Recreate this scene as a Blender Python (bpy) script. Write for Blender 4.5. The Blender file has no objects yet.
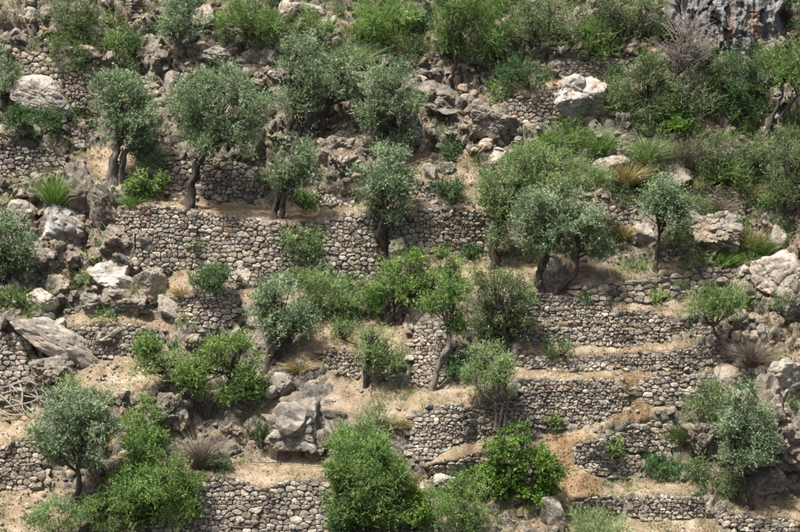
import bpy, bmesh, math, random
import numpy as np
from mathutils import Vector, Matrix, noise as mnoise

SC = bpy.context.scene
COL = SC.collection
rng = np.random.default_rng(7)
random.seed(7)
R = math.radians

# ------------------------------------------------------------------ camera, sky, sun, exposure
PW, PH = 800.0, 532.0
LENS, PITCH, ZC = 75.0, 14.0, 26.0
F = PW * LENS / 36.0
cp, sp_ = math.cos(R(PITCH)), math.sin(R(PITCH))
cam = bpy.data.cameras.new("camera")
cam.lens = LENS; cam.sensor_width = 36.0; cam.sensor_fit = 'HORIZONTAL'
cam.clip_start = 0.5; cam.clip_end = 2000.0
camo = bpy.data.objects.new("camera", cam); COL.objects.link(camo)
camo.location = (0, 0, ZC); camo.rotation_euler = (R(90 - PITCH), 0, 0)
SC.camera = camo

SUN_EL, SUN_AZ = 69.0, 238.0      # azimuth measured clockwise from +Y (away from the camera)
w = bpy.data.worlds.new("World"); SC.world = w; w.use_nodes = True
nt = w.node_tree; nt.nodes.clear()
sky = nt.nodes.new("ShaderNodeTexSky"); sky.sky_type = 'NISHITA'; sky.sun_disc = False
sky.sun_elevation = R(SUN_EL); sky.sun_rotation = R(SUN_AZ)
sky.air_density = 1.0; sky.dust_density = 6.0; sky.ozone_density = 0.6
bgn = nt.nodes.new("ShaderNodeBackground"); bgn.inputs[1].default_value = 0.092
won = nt.nodes.new("ShaderNodeOutputWorld")
nt.links.new(sky.outputs[0], bgn.inputs[0]); nt.links.new(bgn.outputs[0], won.inputs[0])
sl = bpy.data.lights.new("sun", 'SUN'); sl.energy = 5.0; sl.angle = R(3); sl.color = (1.0, 0.97, 0.92)
so = bpy.data.objects.new("sun", sl); COL.objects.link(so)
sd = Vector((math.sin(R(SUN_AZ)) * math.cos(R(SUN_EL)), math.cos(R(SUN_AZ)) * math.cos(R(SUN_EL)), math.sin(R(SUN_EL))))
so.rotation_euler = sd.to_track_quat('Z', 'Y').to_euler(); so.location = sd * 60 + Vector((0, 60, 10))
SC.view_settings.view_transform = 'Standard'; SC.view_settings.look = 'None'
SC.view_settings.gamma = 1.0; SC.view_settings.use_curve_mapping = False
SC.view_settings.exposure = 0.95

# ------------------------------------------------------------------ numeric helpers
def hash3(ix, iy, iz, seed):
    h = (ix.astype(np.int64) * 374761393 + iy.astype(np.int64) * 668265263 + iz.astype(np.int64) * 2147483647 + seed * 144665) & 0xFFFFFFFF
    h = ((h ^ (h >> 13)) * 1274126177) & 0xFFFFFFFF
    h = ((h ^ (h >> 16)) * 2246822519) & 0xFFFFFFFF
    return ((h ^ (h >> 15)) & 0xFFFFFF) / float(0xFFFFFF)

def vnoise(p, seed=0):
    i = np.floor(p).astype(np.int64); f = p - i; f = f * f * (3 - 2 * f)
    o = np.zeros(len(p))
    for dx in (0, 1):
        for dy in (0, 1):
            for dz in (0, 1):
                wgt = (f[:, 0] if dx else 1 - f[:, 0]) * (f[:, 1] if dy else 1 - f[:, 1]) * (f[:, 2] if dz else 1 - f[:, 2])
                o += wgt * hash3(i[:, 0] + dx, i[:, 1] + dy, i[:, 2] + dz, seed)
    return o * 2 - 1

def fbm(p, octv=4, seed=0, ridged=False):
    o = np.zeros(len(p)); a = 1.0; tot = 0
    for k in range(octv):
        n = vnoise(p, seed + k * 17)
        o += a * ((1 - 2 * np.abs(n)) if ridged else n); tot += a
        a *= 0.5; p = p * 2.03 + 11.7
    return o / tot

def worley(p, seed=0):
    """nearest and second-nearest cell distance and a random value of the nearest cell"""
    i = np.floor(p).astype(np.int64); n = len(p)
    f1 = np.full(n, 9.0); f2 = np.full(n, 9.0); cid = np.zeros(n)
    for dx in (-1, 0, 1):
        for dy in (-1, 0, 1):
            for dz in (-1, 0, 1):
                c = i + np.array([dx, dy, dz])
                q = np.stack([hash3(c[:, 0], c[:, 1], c[:, 2], seed + k) for k in (1, 2, 3)], -1) + c
                d = np.linalg.norm(p - q, axis=1); h = hash3(c[:, 0], c[:, 1], c[:, 2], seed + 9)
                near = d < f1
                f2 = np.where(near, f1, np.minimum(f2, d)); cid = np.where(near, h, cid); f1 = np.where(near, d, f1)
    return f1, f2, cid

def tan_e(v):
    y = (PH / 2 - np.asarray(v, float)) / F
    return (sp_ * -1 + y * cp) / (cp + y * sp_)

def pix(u, v, yw):
    """point on the ray of photograph pixel (u, v) at forward distance yw (metres along +Y)"""
    u = np.asarray(u, float); v = np.asarray(v, float); yw = np.asarray(yw, float)
    x = (u - PW / 2) / F; y = (PH / 2 - v) / F
    dy = cp + y * sp_; dz = -sp_ + y * cp
    k = yw / dy
    return np.stack(np.broadcast_arrays(x * k, yw + 0 * x * k, ZC + dz * k), -1)

def mpp(yw):            # metres covered by one photograph pixel at that distance
    return yw / (F * cp)

# ------------------------------------------------------------------ layout: dry-stone walls (top line, foot line in photograph pixels)
# (label, stone height in px, top polyline, foot polyline, warmth)
WALLS = [
 ("long curving grey dry-stone retaining wall under the largest round olive tree", 6.8, [(114,212),(150,203),(175,207),(215,214),(260,219),(300,224),(322,224)], [(114,236),(135,268),(165,271),(200,269),(240,284),(290,283),(322,278)], 0.35),
 ("rounded dry-stone bastion left of the olive with the bare sinuous trunk", 6.4, [(320,223),(336,214),(352,211),(378,216)], [(320,278),(338,280),(356,278),(378,270)], 0.4),
 ("straight dry-stone wall right of the olive with the bare sinuous trunk", 6.6, [(388,214),(420,208),(450,209),(492,211)], [(388,238),(410,248),(440,254),(492,250)], 0.45),
 ("pale dry-stone wall behind the trunk of the largest round olive tree", 6.2, [(158,155),(200,160),(245,160),(264,172)], [(158,190),(200,197),(235,201),(264,202)], 0.45),
 ("short low stone wall beside the small forked-trunk olive", 5.5, [(318,189),(352,185)], [(318,205),(354,204)], 0.2),
 ("short dark stone wall beneath the round green bush on the upper terrace", 5.0, [(408,182),(434,187)], [(408,198),(434,201)], 0.1),
 ("rounded dry-stone bastion topped by a dark round bush", 6.2, [(177,296),(205,288),(236,286)], [(177,316),(205,326),(238,328)], 0.45),
 ("low dry-stone wall with a big dark block set in its face", 6.0, [(70,328),(100,324),(132,324),(166,331)], [(82,354),(110,358),(135,354),(166,343)], 0.3),
 ("dry-stone wall at the left edge beside the great tilted slab", 7.5, [(-30,334),(0,330),(18,326),(27,340)], [(-30,398),(0,396),(15,397),(29,384)], 0.3),
 ("rounded-stone wall at the left edge under the low dark shrubs", 7.5, [(-25,152),(0,150),(20,147),(45,147),(68,156)], [(-25,180),(0,179),(20,183),(45,179),(64,172)], 0.2),
 ("tumbled dry-stone wall stepping down the slope at upper left", 6.6, [(12,44),(40,46),(70,56),(100,64),(130,70),(166,84)], [(12,74),(40,82),(70,106),(100,112),(130,98),(166,93)], 0.55),
 ("dry-stone wall left of the white-topped boulder, under yellowish bush", 5.8, [(507,99),(535,93),(562,88),(574,92)], [(507,119),(540,124),(576,119)], 0.4),
 ("shadowy dry-stone wall above the white-topped boulder", 5.4, [(556,64),(590,58),(612,57),(634,62)], [(556,71),(590,80),(634,77)], 0.2),
 ("very low stone wall crossing the scrub below the vivid green bush", 4.2, [(606,141),(650,139),(692,143)], [(606,148),(650,151),(692,150)], 0.3),
 ("neat coursed wall right of the small round-crowned olive", 4.8, [(690,184),(715,184),(742,189)], [(690,202),(715,207),(744,240)], 0.25),
 ("rough wall of big stones left of the small round-crowned olive", 8.0, [(603,207),(640,206)], [(603,224),(641,228)], 0.4),
 ("low tumbled wall of pale rounded stones below the small round-crowned olive", 8.0, [(575,286),(610,284),(640,280),(680,272),(700,268),(736,267)], [(575,297),(610,300),(650,303),(685,297),(720,282),(736,276)], 0.45),
 ("dry-stone wall under the leaning bare trunk of the wide olive", 5.2, [(528,297),(545,291),(565,297),(600,300),(613,305)], [(528,318),(570,321),(613,323)], 0.3),
 ("long low wall just above the dark oval bush on the right terraces", 5.4, [(526,326),(570,324),(612,319),(650,309),(664,318)], [(526,341),(560,343),(612,345),(640,343),(670,338)], 0.35),
 ("longest low wall, running right below the dark oval bush", 5.6, [(506,354),(560,356),(600,354),(640,353),(680,350),(720,339)], [(510,366),(560,370),(600,369),(650,368),(690,369),(722,364)], 0.3),
 ("triangular dry-stone wall left of the reddish earth ramp", 6.0, [(520,382),(560,380),(600,378),(615,380),(630,397)], [(520,422),(545,428),(580,426),(605,419),(630,403)], 0.3),
 ("dry-stone wall right of the reddish earth ramp", 7.0, [(644,380),(655,375),(680,372),(716,374)], [(638,394),(655,406),(680,405),(716,404)], 0.25),
 ("dry-stone wall at the foot of the reddish earth ramp", 5.8, [(610,437),(630,425),(650,420),(674,422)], [(610,447),(640,452),(674,456)], 0.25),
 ("broken rounded end of wall left of the stepped passage", 6.0, [(573,447),(588,439),(604,436),(612,448)], [(573,462),(590,472),(604,478),(612,468)], 0.3),
 ("small triangular wall right of the stepped passage", 5.8, [(616,459),(642,452)], [(614,479),(643,475)], 0.3),
 ("low curved wall at bottom right ending in a smooth boulder", 6.6, [(622,501),(650,494),(680,495),(700,497),(712,504)], [(622,516),(650,520),(690,518),(712,513)], 0.35),
 ("low wall running out of the bottom right corner", 6.4, [(718,511),(750,515),(800,521),(850,527)], [(718,524),(750,530),(800,537),(850,545)], 0.25),
 ("bulging dry-stone buttress left of the dusty pale-green tree", 5.6, [(414,414),(440,406),(455,402),(469,413)], [(411,456),(430,461),(450,447),(464,438)], 0.25),
 ("pale crumbling wall behind the stems of the dusty pale-green tree", 5.4, [(464,410),(490,405),(519,398)], [(464,437),(490,437),(519,430)], 0.6),
 ("low tumbled wall below the grassy pocket at bottom centre", 5.8, [(430,466),(460,460),(485,451)], [(432,478),(460,483),(486,470)], 0.3),
 ("tall grey wall at the bottom edge under the flat terrace with the fallen branch", 7.2, [(150,478),(200,475),(235,478),(262,490),(290,480),(332,479)], [(150,540),(200,552),(260,556),(332,552)], 0.25),
 ("heap-like wall of pale stones behind the olive at lower left", 6.8, [(-30,452),(0,450),(15,441),(40,437)], [(-30,488),(0,487),(20,489),(42,485)], 0.35),
 ("bright narrow wall behind the twisted grey trunk at centre", 5.4, [(412,322),(430,319),(449,324)], [(414,382),(432,386),(448,374)], 0.5),
 ("short tumbled wall just left of the small flat-topped pine", 6.0, [(664,324),(690,320),(712,326)], [(664,334),(690,332),(712,336)], 0.35),
 ("short heap of wall stones left of the low curved bottom wall", 6.0, [(572,500),(596,497),(620,503)], [(572,509),(596,511),(620,514)], 0.45),
 ("short ragged wall on the rubble between the round-crowned olive and the fissured outcrop", 6.4, [(664,250),(690,247),(712,252)], [(664,260),(690,259),(712,262)], 0.4),
 ("stub of low wall on the bare slope left of the pale young olive", 5.6, [(320,350),(345,350),(362,357)], [(321,364),(345,374),(362,377)], 0.5),
]
# treads and slopes: (angle in degrees, soil 0..1, top polyline, foot polyline)
TREADS = [
 (7,1,[(140,198),(200,201),(262,204),(330,208),(400,206),(492,207)],[(140,205),(215,214),(290,223),(330,218),(352,212),(420,209),(492,211)]),
 (12,.9,[(438,256),(500,256),(540,262)],[(438,285),(500,294),(540,290)]),
 (30,.9,[(385,238),(396,240)],[(385,262),(398,268)]),
 (24,.8,[(240,286),(300,286),(380,284)],[(240,300),(300,306),(380,310)]),
 (22,1,[(296,318),(340,316),(400,322)],[(296,360),(330,350),(362,352),(400,360)]),
 (18,.9,[(60,358),(100,360),(160,356)],[(60,395),(100,396),(160,392)]),
 (8,1,[(200,456),(262,458),(340,462)],[(170,473),(235,478),(262,490),(335,480)]),
 (10,.9,[(500,368),(600,371),(720,371)],[(500,380),(600,378),(720,373)]),
 (10,.9,[(540,343),(620,346),(700,340)],[(540,354),(620,353),(700,347)]),
 (14,.8,[(590,300),(640,304),(690,300)],[(590,303),(640,312),(690,316)]),
 (9,.9,[(528,320),(610,323)],[(528,326),(610,320)]),
 (14,.8,[(596,478),(640,480),(690,480)],[(596,498),(640,494),(690,496)]),
 (14,.8,[(560,516),(640,520),(716,516)],[(560,560),(640,560),(716,560)]),
 (13,1,[(-40,490),(20,490),(75,488)],[(-40,560),(20,560),(75,560)]),
 (18,1,[(-40,408),(0,408),(40,404)],[(-40,450),(0,449),(40,437)]),
 (22,1,[(96,148),(120,146),(150,170)],[(88,168),(110,186),(150,196)]),
 (22,.9,[(425,446),(460,442),(500,438)],[(425,464),(460,460),(500,450)]),
 (10,.8,[(730,496),(850,504)],[(730,512),(850,524)]),
 (33,1.2,[(612,372),(640,370)],[(592,424),(650,420)]),
 (38,1.2,[(545,432),(575,432)],[(545,505),(600,510)]),
 (20,.6,[(575,262),(640,264),(690,258)],[(575,285),(640,280),(690,270)]),
 (14,.9,[(515,82),(575,76),(640,80)],[(515,92),(562,88),(640,94)]),
 (20,.9,[(400,152),(460,150),(480,160)],[(400,178),(440,184),(480,206)]),
 (20,.9,[(166,276),(200,272),(236,280)],[(177,296),(205,288),(236,286)]),
 (22,.9,[(70,312),(110,314),(170,318)],[(70,328),(110,324),(170,330)]),
 (28,.9,[(330,372),(380,386),(420,388)],[(330,410),(380,420),(420,410)]),
 (16,.9,[(405,385),(460,386),(512,372)],[(405,408),(450,402),(512,398)]),
 (76,0,[(672,-120),(790,-120)],[(690,56),(775,60)]),
 (64,.1,[(270,378),(328,384)],[(270,456),(330,458)]),
 (62,.1,[(738,380),(860,350)],[(730,492),(860,496)]),
]

# ------------------------------------------------------------------ hillside: depth solved from the slope of each piece of ground
STEP = 2.5
U0, U1, V0, V1 = -140.0, 940.0, -130.0, 600.0
us = np.arange(U0, U1 + .1, STEP); vs = np.arange(V0, V1 + .1, STEP)
NU, NV = len(us), len(vs)
UU, VV = np.meshgrid(us, vs)
ang = 46 + 7 * fbm(np.stack([UU.ravel() / 60, VV.ravel() / 60, 0 * UU.ravel()], -1), 2, 3).reshape(UU.shape)
soil = np.full(UU.shape, .35); kindmap = np.zeros(UU.shape)       # 0 slope, 1 tread, 2 wall
def blur(A, n=2, it=1):
    for _ in range(it):
        for ax in (0, 1):
            s = sum(np.roll(A, k, ax) for k in range(-n, n + 1)) / (2 * n + 1)
            A = s
    return A
def strip_mask(top, bot, pad=0.0):
    tu, tv = np.array(top, float).T; bu, bv = np.array(bot, float).T
    lo, hi = min(tu[0], bu[0]), max(tu[-1], bu[-1])
    T = np.interp(UU, tu, tv); B = np.interp(UU, bu, bv)
    return (UU >= lo) & (UU <= hi) & (VV >= T - pad) & (VV <= B + pad)
for a, s_, t, b in TREADS:
    m = strip_mask(t, b); ang[m] = a; soil[m] = s_; kindmap[m] = 1 if a < 45 else 3
for lab, sh, t, b, wm in WALLS:
    m = strip_mask(t, b); ang[m] = 79; soil[m] = 0.25; kindmap[m] = 2
Tm = tan_e(VV)
vh = (vs[1:] + vs[:-1]) / 2
angh = (ang[1:] + ang[:-1]) / 2
gh = (tan_e(vs[1:]) - tan_e(vs[:-1]))[:, None] / (np.tan(np.radians(angh)) - tan_e(vh)[:, None])
WU = 0.12
rhs = np.zeros((NV, NU)); rhs[:-1] -= gh * -1; rhs[1:] += gh * -1
rhs = -rhs
def cosm(n):
    k = np.arange(n)[:, None]; x = np.arange(n)[None]
    C = np.cos(np.pi * k * (x + .5) / n) * np.sqrt(2 / n); C[0] /= np.sqrt(2); return C
Cv, Cu = cosm(NV), cosm(NU)
ev = 2 - 2 * np.cos(np.pi * np.arange(NV) / NV); eu = 2 - 2 * np.cos(np.pi * np.arange(NU) / NU)
den = ev[:, None] + WU * eu[None]; den[0, 0] = 1
Lh = (Cv @ rhs @ Cu.T) / den; Lh[0, 0] = 0
LL = Cv.T @ Lh @ Cu
# sign check: depth must grow up the picture
if np.mean(LL[0]) < np.mean(LL[-1]): LL = -LL
jc, ic = int((266 - V0) / STEP), int((400 - U0) / STEP)
LL += math.log(66.0) - LL[jc - 10:jc + 10, ic - 40:ic + 40].mean()
YW = np.exp(LL)
for uc, hw, vt, vb, dm in ((349, 33, 212, 278, 1.1), (208, 33, 288, 326, 1.2), (441, 30, 406, 458, 1.0), (155, 45, 204, 268, .6), (668, 46, 496, 518, .6), (592, 40, 379, 424, .6), (592, 22, 440, 474, .7), (270, 40, 220, 282, .35)):
    prof = np.sqrt(np.clip(1 - ((UU - uc) / hw) ** 2, 0, 1)) * np.clip((VV - vt + 14) / 14, 0, 1) * np.clip((vb + 38 - VV) / 36, 0, 1)
    YW = YW - .85 * dm * blur(prof, 1, 1)
P0 = pix(UU, VV, YW)
def grid_normals(P):
    du = np.gradient(P, axis=1); dv = np.gradient(P, axis=0)
    n = np.cross(du, -dv); n /= np.linalg.norm(n, axis=-1, keepdims=True) + 1e-9
    n[n[..., 1] > 0.3] *= 1
    return n
N0 = grid_normals(P0)
if N0[jc, ic][1] > 0: N0 = -N0
NS = blur(N0, 4, 2); NS /= np.linalg.norm(NS, axis=-1, keepdims=True)
flatP = P0.reshape(-1, 3)
wallm = (kindmap == 2).astype(float); treadm = (kindmap == 1).astype(float)
rough = blur(1 - np.clip(wallm + treadm * 0.85, 0, 1), 1, 1)
warp = np.stack([fbm(flatP / .9, 2, 31 + k) for k in range(3)], -1) * .35
d1 = fbm(flatP / np.array([1.9, 1.6, 1.5]), 4, 5, True).reshape(UU.shape)
d2 = fbm(flatP / 0.5, 3, 9).reshape(UU.shape)
w1, w2, wc = worley((flatP + warp) / np.array([1.0, 1.1, .75]), 5)
v1, v2, vc = worley((flatP + warp) / np.array([.42, .5, .32]), 15)
blk = ((wc - .5) * .62 - .30 * np.exp(-((w2 - w1) / .07))).reshape(UU.shape)
blk2 = ((vc - .5) * .26 - .12 * np.exp(-((v2 - v1) / .10))).reshape(UU.shape)
inner = np.clip((VV - 150) / 60, 0, 1) * np.clip((UU - 110) / 60, 0, 1) * np.clip((720 - UU) / 40, 0, 1)
amp = 1.15 - .65 * inner
disp = rough * amp * (0.22 * d1 + 0.06 * d2 + blk + blk2) + (1 - rough) * (0.035 * d2 + blk2 * .18) - wallm * 0.14
PF = P0 + NS * disp[..., None]
def sample(A, u, v):
    fu = np.clip((np.asarray(u, float) - U0) / STEP, 0, NU - 1.001); fv = np.clip((np.asarray(v, float) - V0) / STEP, 0, NV - 1.001)
    i, j = fu.astype(int), fv.astype(int); a, b = fu - i, fv - j
    if A.ndim == 3: a, b = a[..., None], b[..., None]
    return (A[j, i] * (1 - a) + A[j, i + 1] * a) * (1 - b) + (A[j + 1, i] * (1 - a) + A[j + 1, i + 1] * a) * b
def ground(u, v): return sample(PF, u, v)

# ------------------------------------------------------------------ materials
def new_mat(name):
    m = bpy.data.materials.new(name); m.use_nodes = True
    n = m.node_tree.nodes; n.clear()
    return m, n, m.node_tree.links
def ramp(n, stops):
    r = n.new("ShaderNodeValToRGB"); e = r.color_ramp.elements
    while len(e) < len(stops): e.new(0.5)
    for el, (p, c) in zip(e, stops): el.position = p; el.color = (*c, 1)
    return r
def noise_n(n, l, vec, scale, detail=5, rough=.6, dist=0.0):
    t = n.new("ShaderNodeTexNoise"); t.inputs['Scale'].default_value = scale; t.inputs['Detail'].default_value = detail
    t.inputs['Roughness'].default_value = rough; t.inputs['Distortion'].default_value = dist
    l.new(vec, t.inputs['Vector']); return t
def mixc(n, l, fac, a, b, mode='MIX'):
    m = n.new("ShaderNodeMix"); m.data_type = 'RGBA'; m.blend_type = mode
    for s, v in ((m.inputs[0], fac), (m.inputs[6], a), (m.inputs[7], b)):
        if hasattr(v, 'links'): l.new(v, s)
        elif isinstance(v, tuple): s.default_value = (*v, 1)
        else: s.default_value = v
    return m.outputs[2]
def mrange(n, l, v, a, b, c=0.0, d=1.0):
    m = n.new("ShaderNodeMapRange"); m.inputs[1].default_value = a; m.inputs[2].default_value = b
    m.inputs[3].default_value = c; m.inputs[4].default_value = d; l.new(v, m.inputs[0]); return m.outputs[0]
def attr(n, name):
    a = n.new("ShaderNodeAttribute"); a.attribute_name = name; return a.outputs['Fac']
def finish(n, l, col, rough, height=None, bump=.4, dist=.05, spec=.25):
    p = n.new("ShaderNodeBsdfPrincipled"); p.inputs['Roughness'].default_value = rough
    p.inputs['Specular IOR Level'].default_value = spec
    l.new(col, p.inputs['Base Color'])
    if height is not None:
        b = n.new("ShaderNodeBump"); b.inputs['Strength'].default_value = bump; b.inputs['Distance'].default_value = dist
        l.new(height, b.inputs['Height']); l.new(b.outputs[0], p.inputs['Normal'])
    o = n.new("ShaderNodeOutputMaterial"); l.new(p.outputs[0], o.inputs[0])

def stone_mat(name, c_dark, c_mid, c_light, stain=(.36, .2, .1), stain_amt=.25, scale=1.0, bump=.5, usetone=True, white=0.0, crack=.55, lichen=.5):
    m, n, l = new_mat(name)
    g = n.new("ShaderNodeNewGeometry").outputs['Position']
    a = noise_n(n, l, g, 2.3 * scale, 7, .68, .3); b = noise_n(n, l, g, 17 * scale, 9, .78); c = noise_n(n, l, g, .9 * scale, 4, .6)
    r = ramp(n, [(.28, c_dark), (.5, c_mid), (.72, c_light)])
    l.new(a.outputs[0], r.inputs[0]); col = r.outputs[0]
    fine = ramp(n, [(.3, (.55, .54, .52)), (.6, (1.12, 1.1, 1.07))]); l.new(b.outputs[0], fine.inputs[0])
    col = mixc(n, l, .8, col, fine.outputs[0], 'MULTIPLY')
    cr = noise_n(n, l, g, 1.7 * scale, 5, .6, 1.2)
    ab = n.new("ShaderNodeMath"); ab.operation = 'SUBTRACT'; ab.inputs[1].default_value = .5; l.new(cr.outputs[0], ab.inputs[0])
    a2 = n.new("ShaderNodeMath"); a2.operation = 'ABSOLUTE'; l.new(ab.outputs[0], a2.inputs[0])
    col = mixc(n, l, mrange(n, l, a2.outputs[0], .0, .022, crack, 0), col, (.05, .046, .04))
    li = noise_n(n, l, g, 3.6 * scale, 8, .75, .2)
    col = mixc(n, l, mrange(n, l, li.outputs[0], .54, .62, 0, lichen), col, (.10, .098, .092))
    st = mrange(n, l, c.outputs[0], .55, .72, 0, stain_amt)
    col = mixc(n, l, st, col, stain)
    if usetone:
        t = ramp(n, [(0, (.5, .48, .45)), (.5, (.95, .92, .87)), (1, (1.45, 1.40, 1.32))]); l.new(attr(n, "tone"), t.inputs[0])
        col = mixc(n, l, 1.0, col, t.outputs[0], 'MULTIPLY')
        warm = mixc(n, l, 1.0, col, (1.12, .96, .78), 'MULTIPLY'); col = mixc(n, l, attr(n, "warm"), col, warm)
    if white:
        wn = noise_n(n, l, g, 1.3 * scale, 6, .62, .5); wf = mrange(n, l, wn.outputs[0], .47, .56, 0, white)
        col = mixc(n, l, wf, col, (.40, .388, .365))
    ad = n.new("ShaderNodeMath"); ad.operation = 'ADD'; l.new(a.outputs[0], ad.inputs[0]); l.new(b.outputs[0], ad.inputs[1])
    finish(n, l, col, .88, ad.outputs[0], bump, .06)
    return m
M_STONE = stone_mat("wall_stone", (.12, .114, .104), (.265, .251, .228), (.43, .413, .382), stain_amt=.22, scale=1.6, crack=0, lichen=.35)
M_ROCK = stone_mat("limestone", (.085, .082, .076), (.215, .205, .188), (.41, .395, .37), stain_amt=.3, scale=1.0, bump=.9)
M_PALE = stone_mat("pale_limestone", (.17, .163, .15), (.32, .308, .288), (.47, .455, .43), stain=(.42, .28, .17), stain_amt=.3, scale=1.0, bump=.8, crack=.5, lichen=.42)
M_WHITE = stone_mat("bleached_limestone", (.13, .125, .12), (.27, .26, .25), (.42, .41, .39), stain_amt=.2, scale=.9, bump=.8, white=.7)
def cliff_mat():
    m, n, l = new_mat("cliff_rock")
    g = n.new("ShaderNodeNewGeometry").outputs['Position']
    mp = n.new("ShaderNodeMapping"); mp.inputs['Scale'].default_value = (1.2, 1, .55); l.new(g, mp.inputs[0])
    a = noise_n(n, l, mp.outputs[0], 1.6, 7, .65, .6); b = noise_n(n, l, g, 6, 6, .7); c = noise_n(n, l, mp.outputs[0], .55, 5, .6, .8)
    r = ramp(n, [(.3, (.08, .08, .08)), (.5, (.20, .198, .194)), (.7, (.36, .35, .335))]); l.new(a.outputs[0], r.inputs[0])
    o = ramp(n, [(.4, (.27, .15, .08)), (.7, (.42, .31, .22))]); l.new(b.outputs[0], o.inputs[0])
    sx = n.new("ShaderNodeSeparateXYZ"); l.new(g, sx.inputs[0])
    lowr = n.new("ShaderNodeMath"); lowr.operation = 'MULTIPLY_ADD'; lowr.inputs[1].default_value = .03; l.new(sx.outputs[0], lowr.inputs[0]); lowr.inputs[2].default_value = -.43
    cs = n.new("ShaderNodeMath"); cs.operation = 'ADD'; l.new(c.outputs[0], cs.inputs[0]); l.new(lowr.outputs[0], cs.inputs[1])
    col = mixc(n, l, mrange(n, l, cs.outputs[0], .55, .65, 0, .8), r.outputs[0], o.outputs[0])
    f = ramp(n, [(.3, (.5, .5, .5)), (.6, (1.1, 1.1, 1.1))]); l.new(b.outputs[0], f.inputs[0])
    col = mixc(n, l, .8, col, f.outputs[0], 'MULTIPLY')
    finish(n, l, col, .9, b.outputs[0], 1.0, .2); return m
M_CLIFF = cliff_mat()
def ground_mat():
    m, n, l = new_mat("hillside_ground")
    geo = n.new("ShaderNodeNewGeometry"); g = geo.outputs['Position']
    a = noise_n(n, l, g, 1.1, 7, .65, .3); b = noise_n(n, l, g, 14, 8, .78); c = noise_n(n, l, g, .35, 4, .6); d = noise_n(n, l, g, 3.5, 6, .7)
    so_ = ramp(n, [(.3, (.155, .11, .07)), (.5, (.265, .206, .143)), (.68, (.38, .322, .245))]); l.new(a.outputs[0], so_.inputs[0])
    fine = ramp(n, [(.36, (.42, .40, .37)), (.5, (.92, .9, .88)), (.64, (1.3, 1.28, 1.25))]); l.new(b.outputs[0], fine.inputs[0])
    sc = mixc(n, l, .85, so_.outputs[0], fine.outputs[0], 'MULTIPLY')
    sc = mixc(n, l, mrange(n, l, d.outputs[0], .42, .36, 0, .7), sc, (.27, .25, .215))
    gr = mrange(n, l, d.outputs[0], .54, .64, 0, .65); gm = mrange(n, l, c.outputs[0], .45, .6)
    mm = n.new("ShaderNodeMath"); mm.operation = 'MULTIPLY'; l.new(gr, mm.inputs[0]); l.new(gm, mm.inputs[1])
    sc = mixc(n, l, mm.outputs[0], sc, (.15, .145, .055))
    ro = ramp(n, [(.3, (.075, .07, .062)), (.5, (.18, .165, .143)), (.7, (.33, .305, .27))]); l.new(d.outputs[0], ro.inputs[0])
    rc = mixc(n, l, .85, ro.outputs[0], fine.outputs[0], 'MULTIPLY')
    rc = mixc(n, l, mrange(n, l, c.outputs[0], .54, .68, 0, .4), rc, (.32, .20, .11))
    sx = n.new("ShaderNodeSeparateXYZ"); l.new(geo.outputs['Normal'], sx.inputs[0])
    fl = mrange(n, l, sx.outputs[2], .62, .88)
    md = n.new("ShaderNodeMath"); md.operation = 'MAXIMUM'; l.new(attr(n, "soil"), md.inputs[0])
    m2 = n.new("ShaderNodeMath"); m2.operation = 'MULTIPLY'; l.new(fl, m2.inputs[0]); m2.inputs[1].default_value = .6
    l.new(m2.outputs[0], md.inputs[1])
    jit = n.new("ShaderNodeMath"); jit.operation = 'ADD'; l.new(md.outputs[0], jit.inputs[0]); l.new(mrange(n, l, d.outputs[0], .35, .65, -.3, .3), jit.inputs[1])
    col = mixc(n, l, mrange(n, l, jit.outputs[0], .35, .65), rc, sc)
    red = mixc(n, l, 1.0, col, (1.02, .86, .73), 'MULTIPLY'); col = mixc(n, l, mrange(n, l, attr(n, "soil"), .95, 1.2), col, red)
    ad = n.new("ShaderNodeMath"); ad.operation = 'ADD'; l.new(d.outputs[0], ad.inputs[0]); l.new(b.outputs[0], ad.inputs[1])
    finish(n, l, col, .95, ad.outputs[0], .7, .08, .1); return m
M_GROUND = ground_mat()
def leaf_mat(name, dark, mid, light, trans=.22, rough=.5, spec=.35):
    m, n, l = new_mat(name)
    r = ramp(n, [(0, dark), (.5, mid), (1, light)]); l.new(attr(n, "tone"), r.inputs[0])
    col = r.outputs[0]
    p = n.new("ShaderNodeBsdfPrincipled"); p.inputs['Roughness'].default_value = rough; p.inputs['Specular IOR Level'].default_value = spec
    t = n.new("ShaderNodeBsdfTranslucent"); l.new(col, p.inputs['Base Color']); l.new(mixc(n, l, 1.0, col, (1.05, 1.3, .6), 'MULTIPLY'), t.inputs[0])
    mx = n.new("ShaderNodeMixShader"); mx.inputs[0].default_value = trans; l.new(p.outputs[0], mx.inputs[1]); l.new(t.outputs[0], mx.inputs[2])
    o = n.new("ShaderNodeOutputMaterial"); l.new(mx.outputs[0], o.inputs[0]); return m
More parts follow.
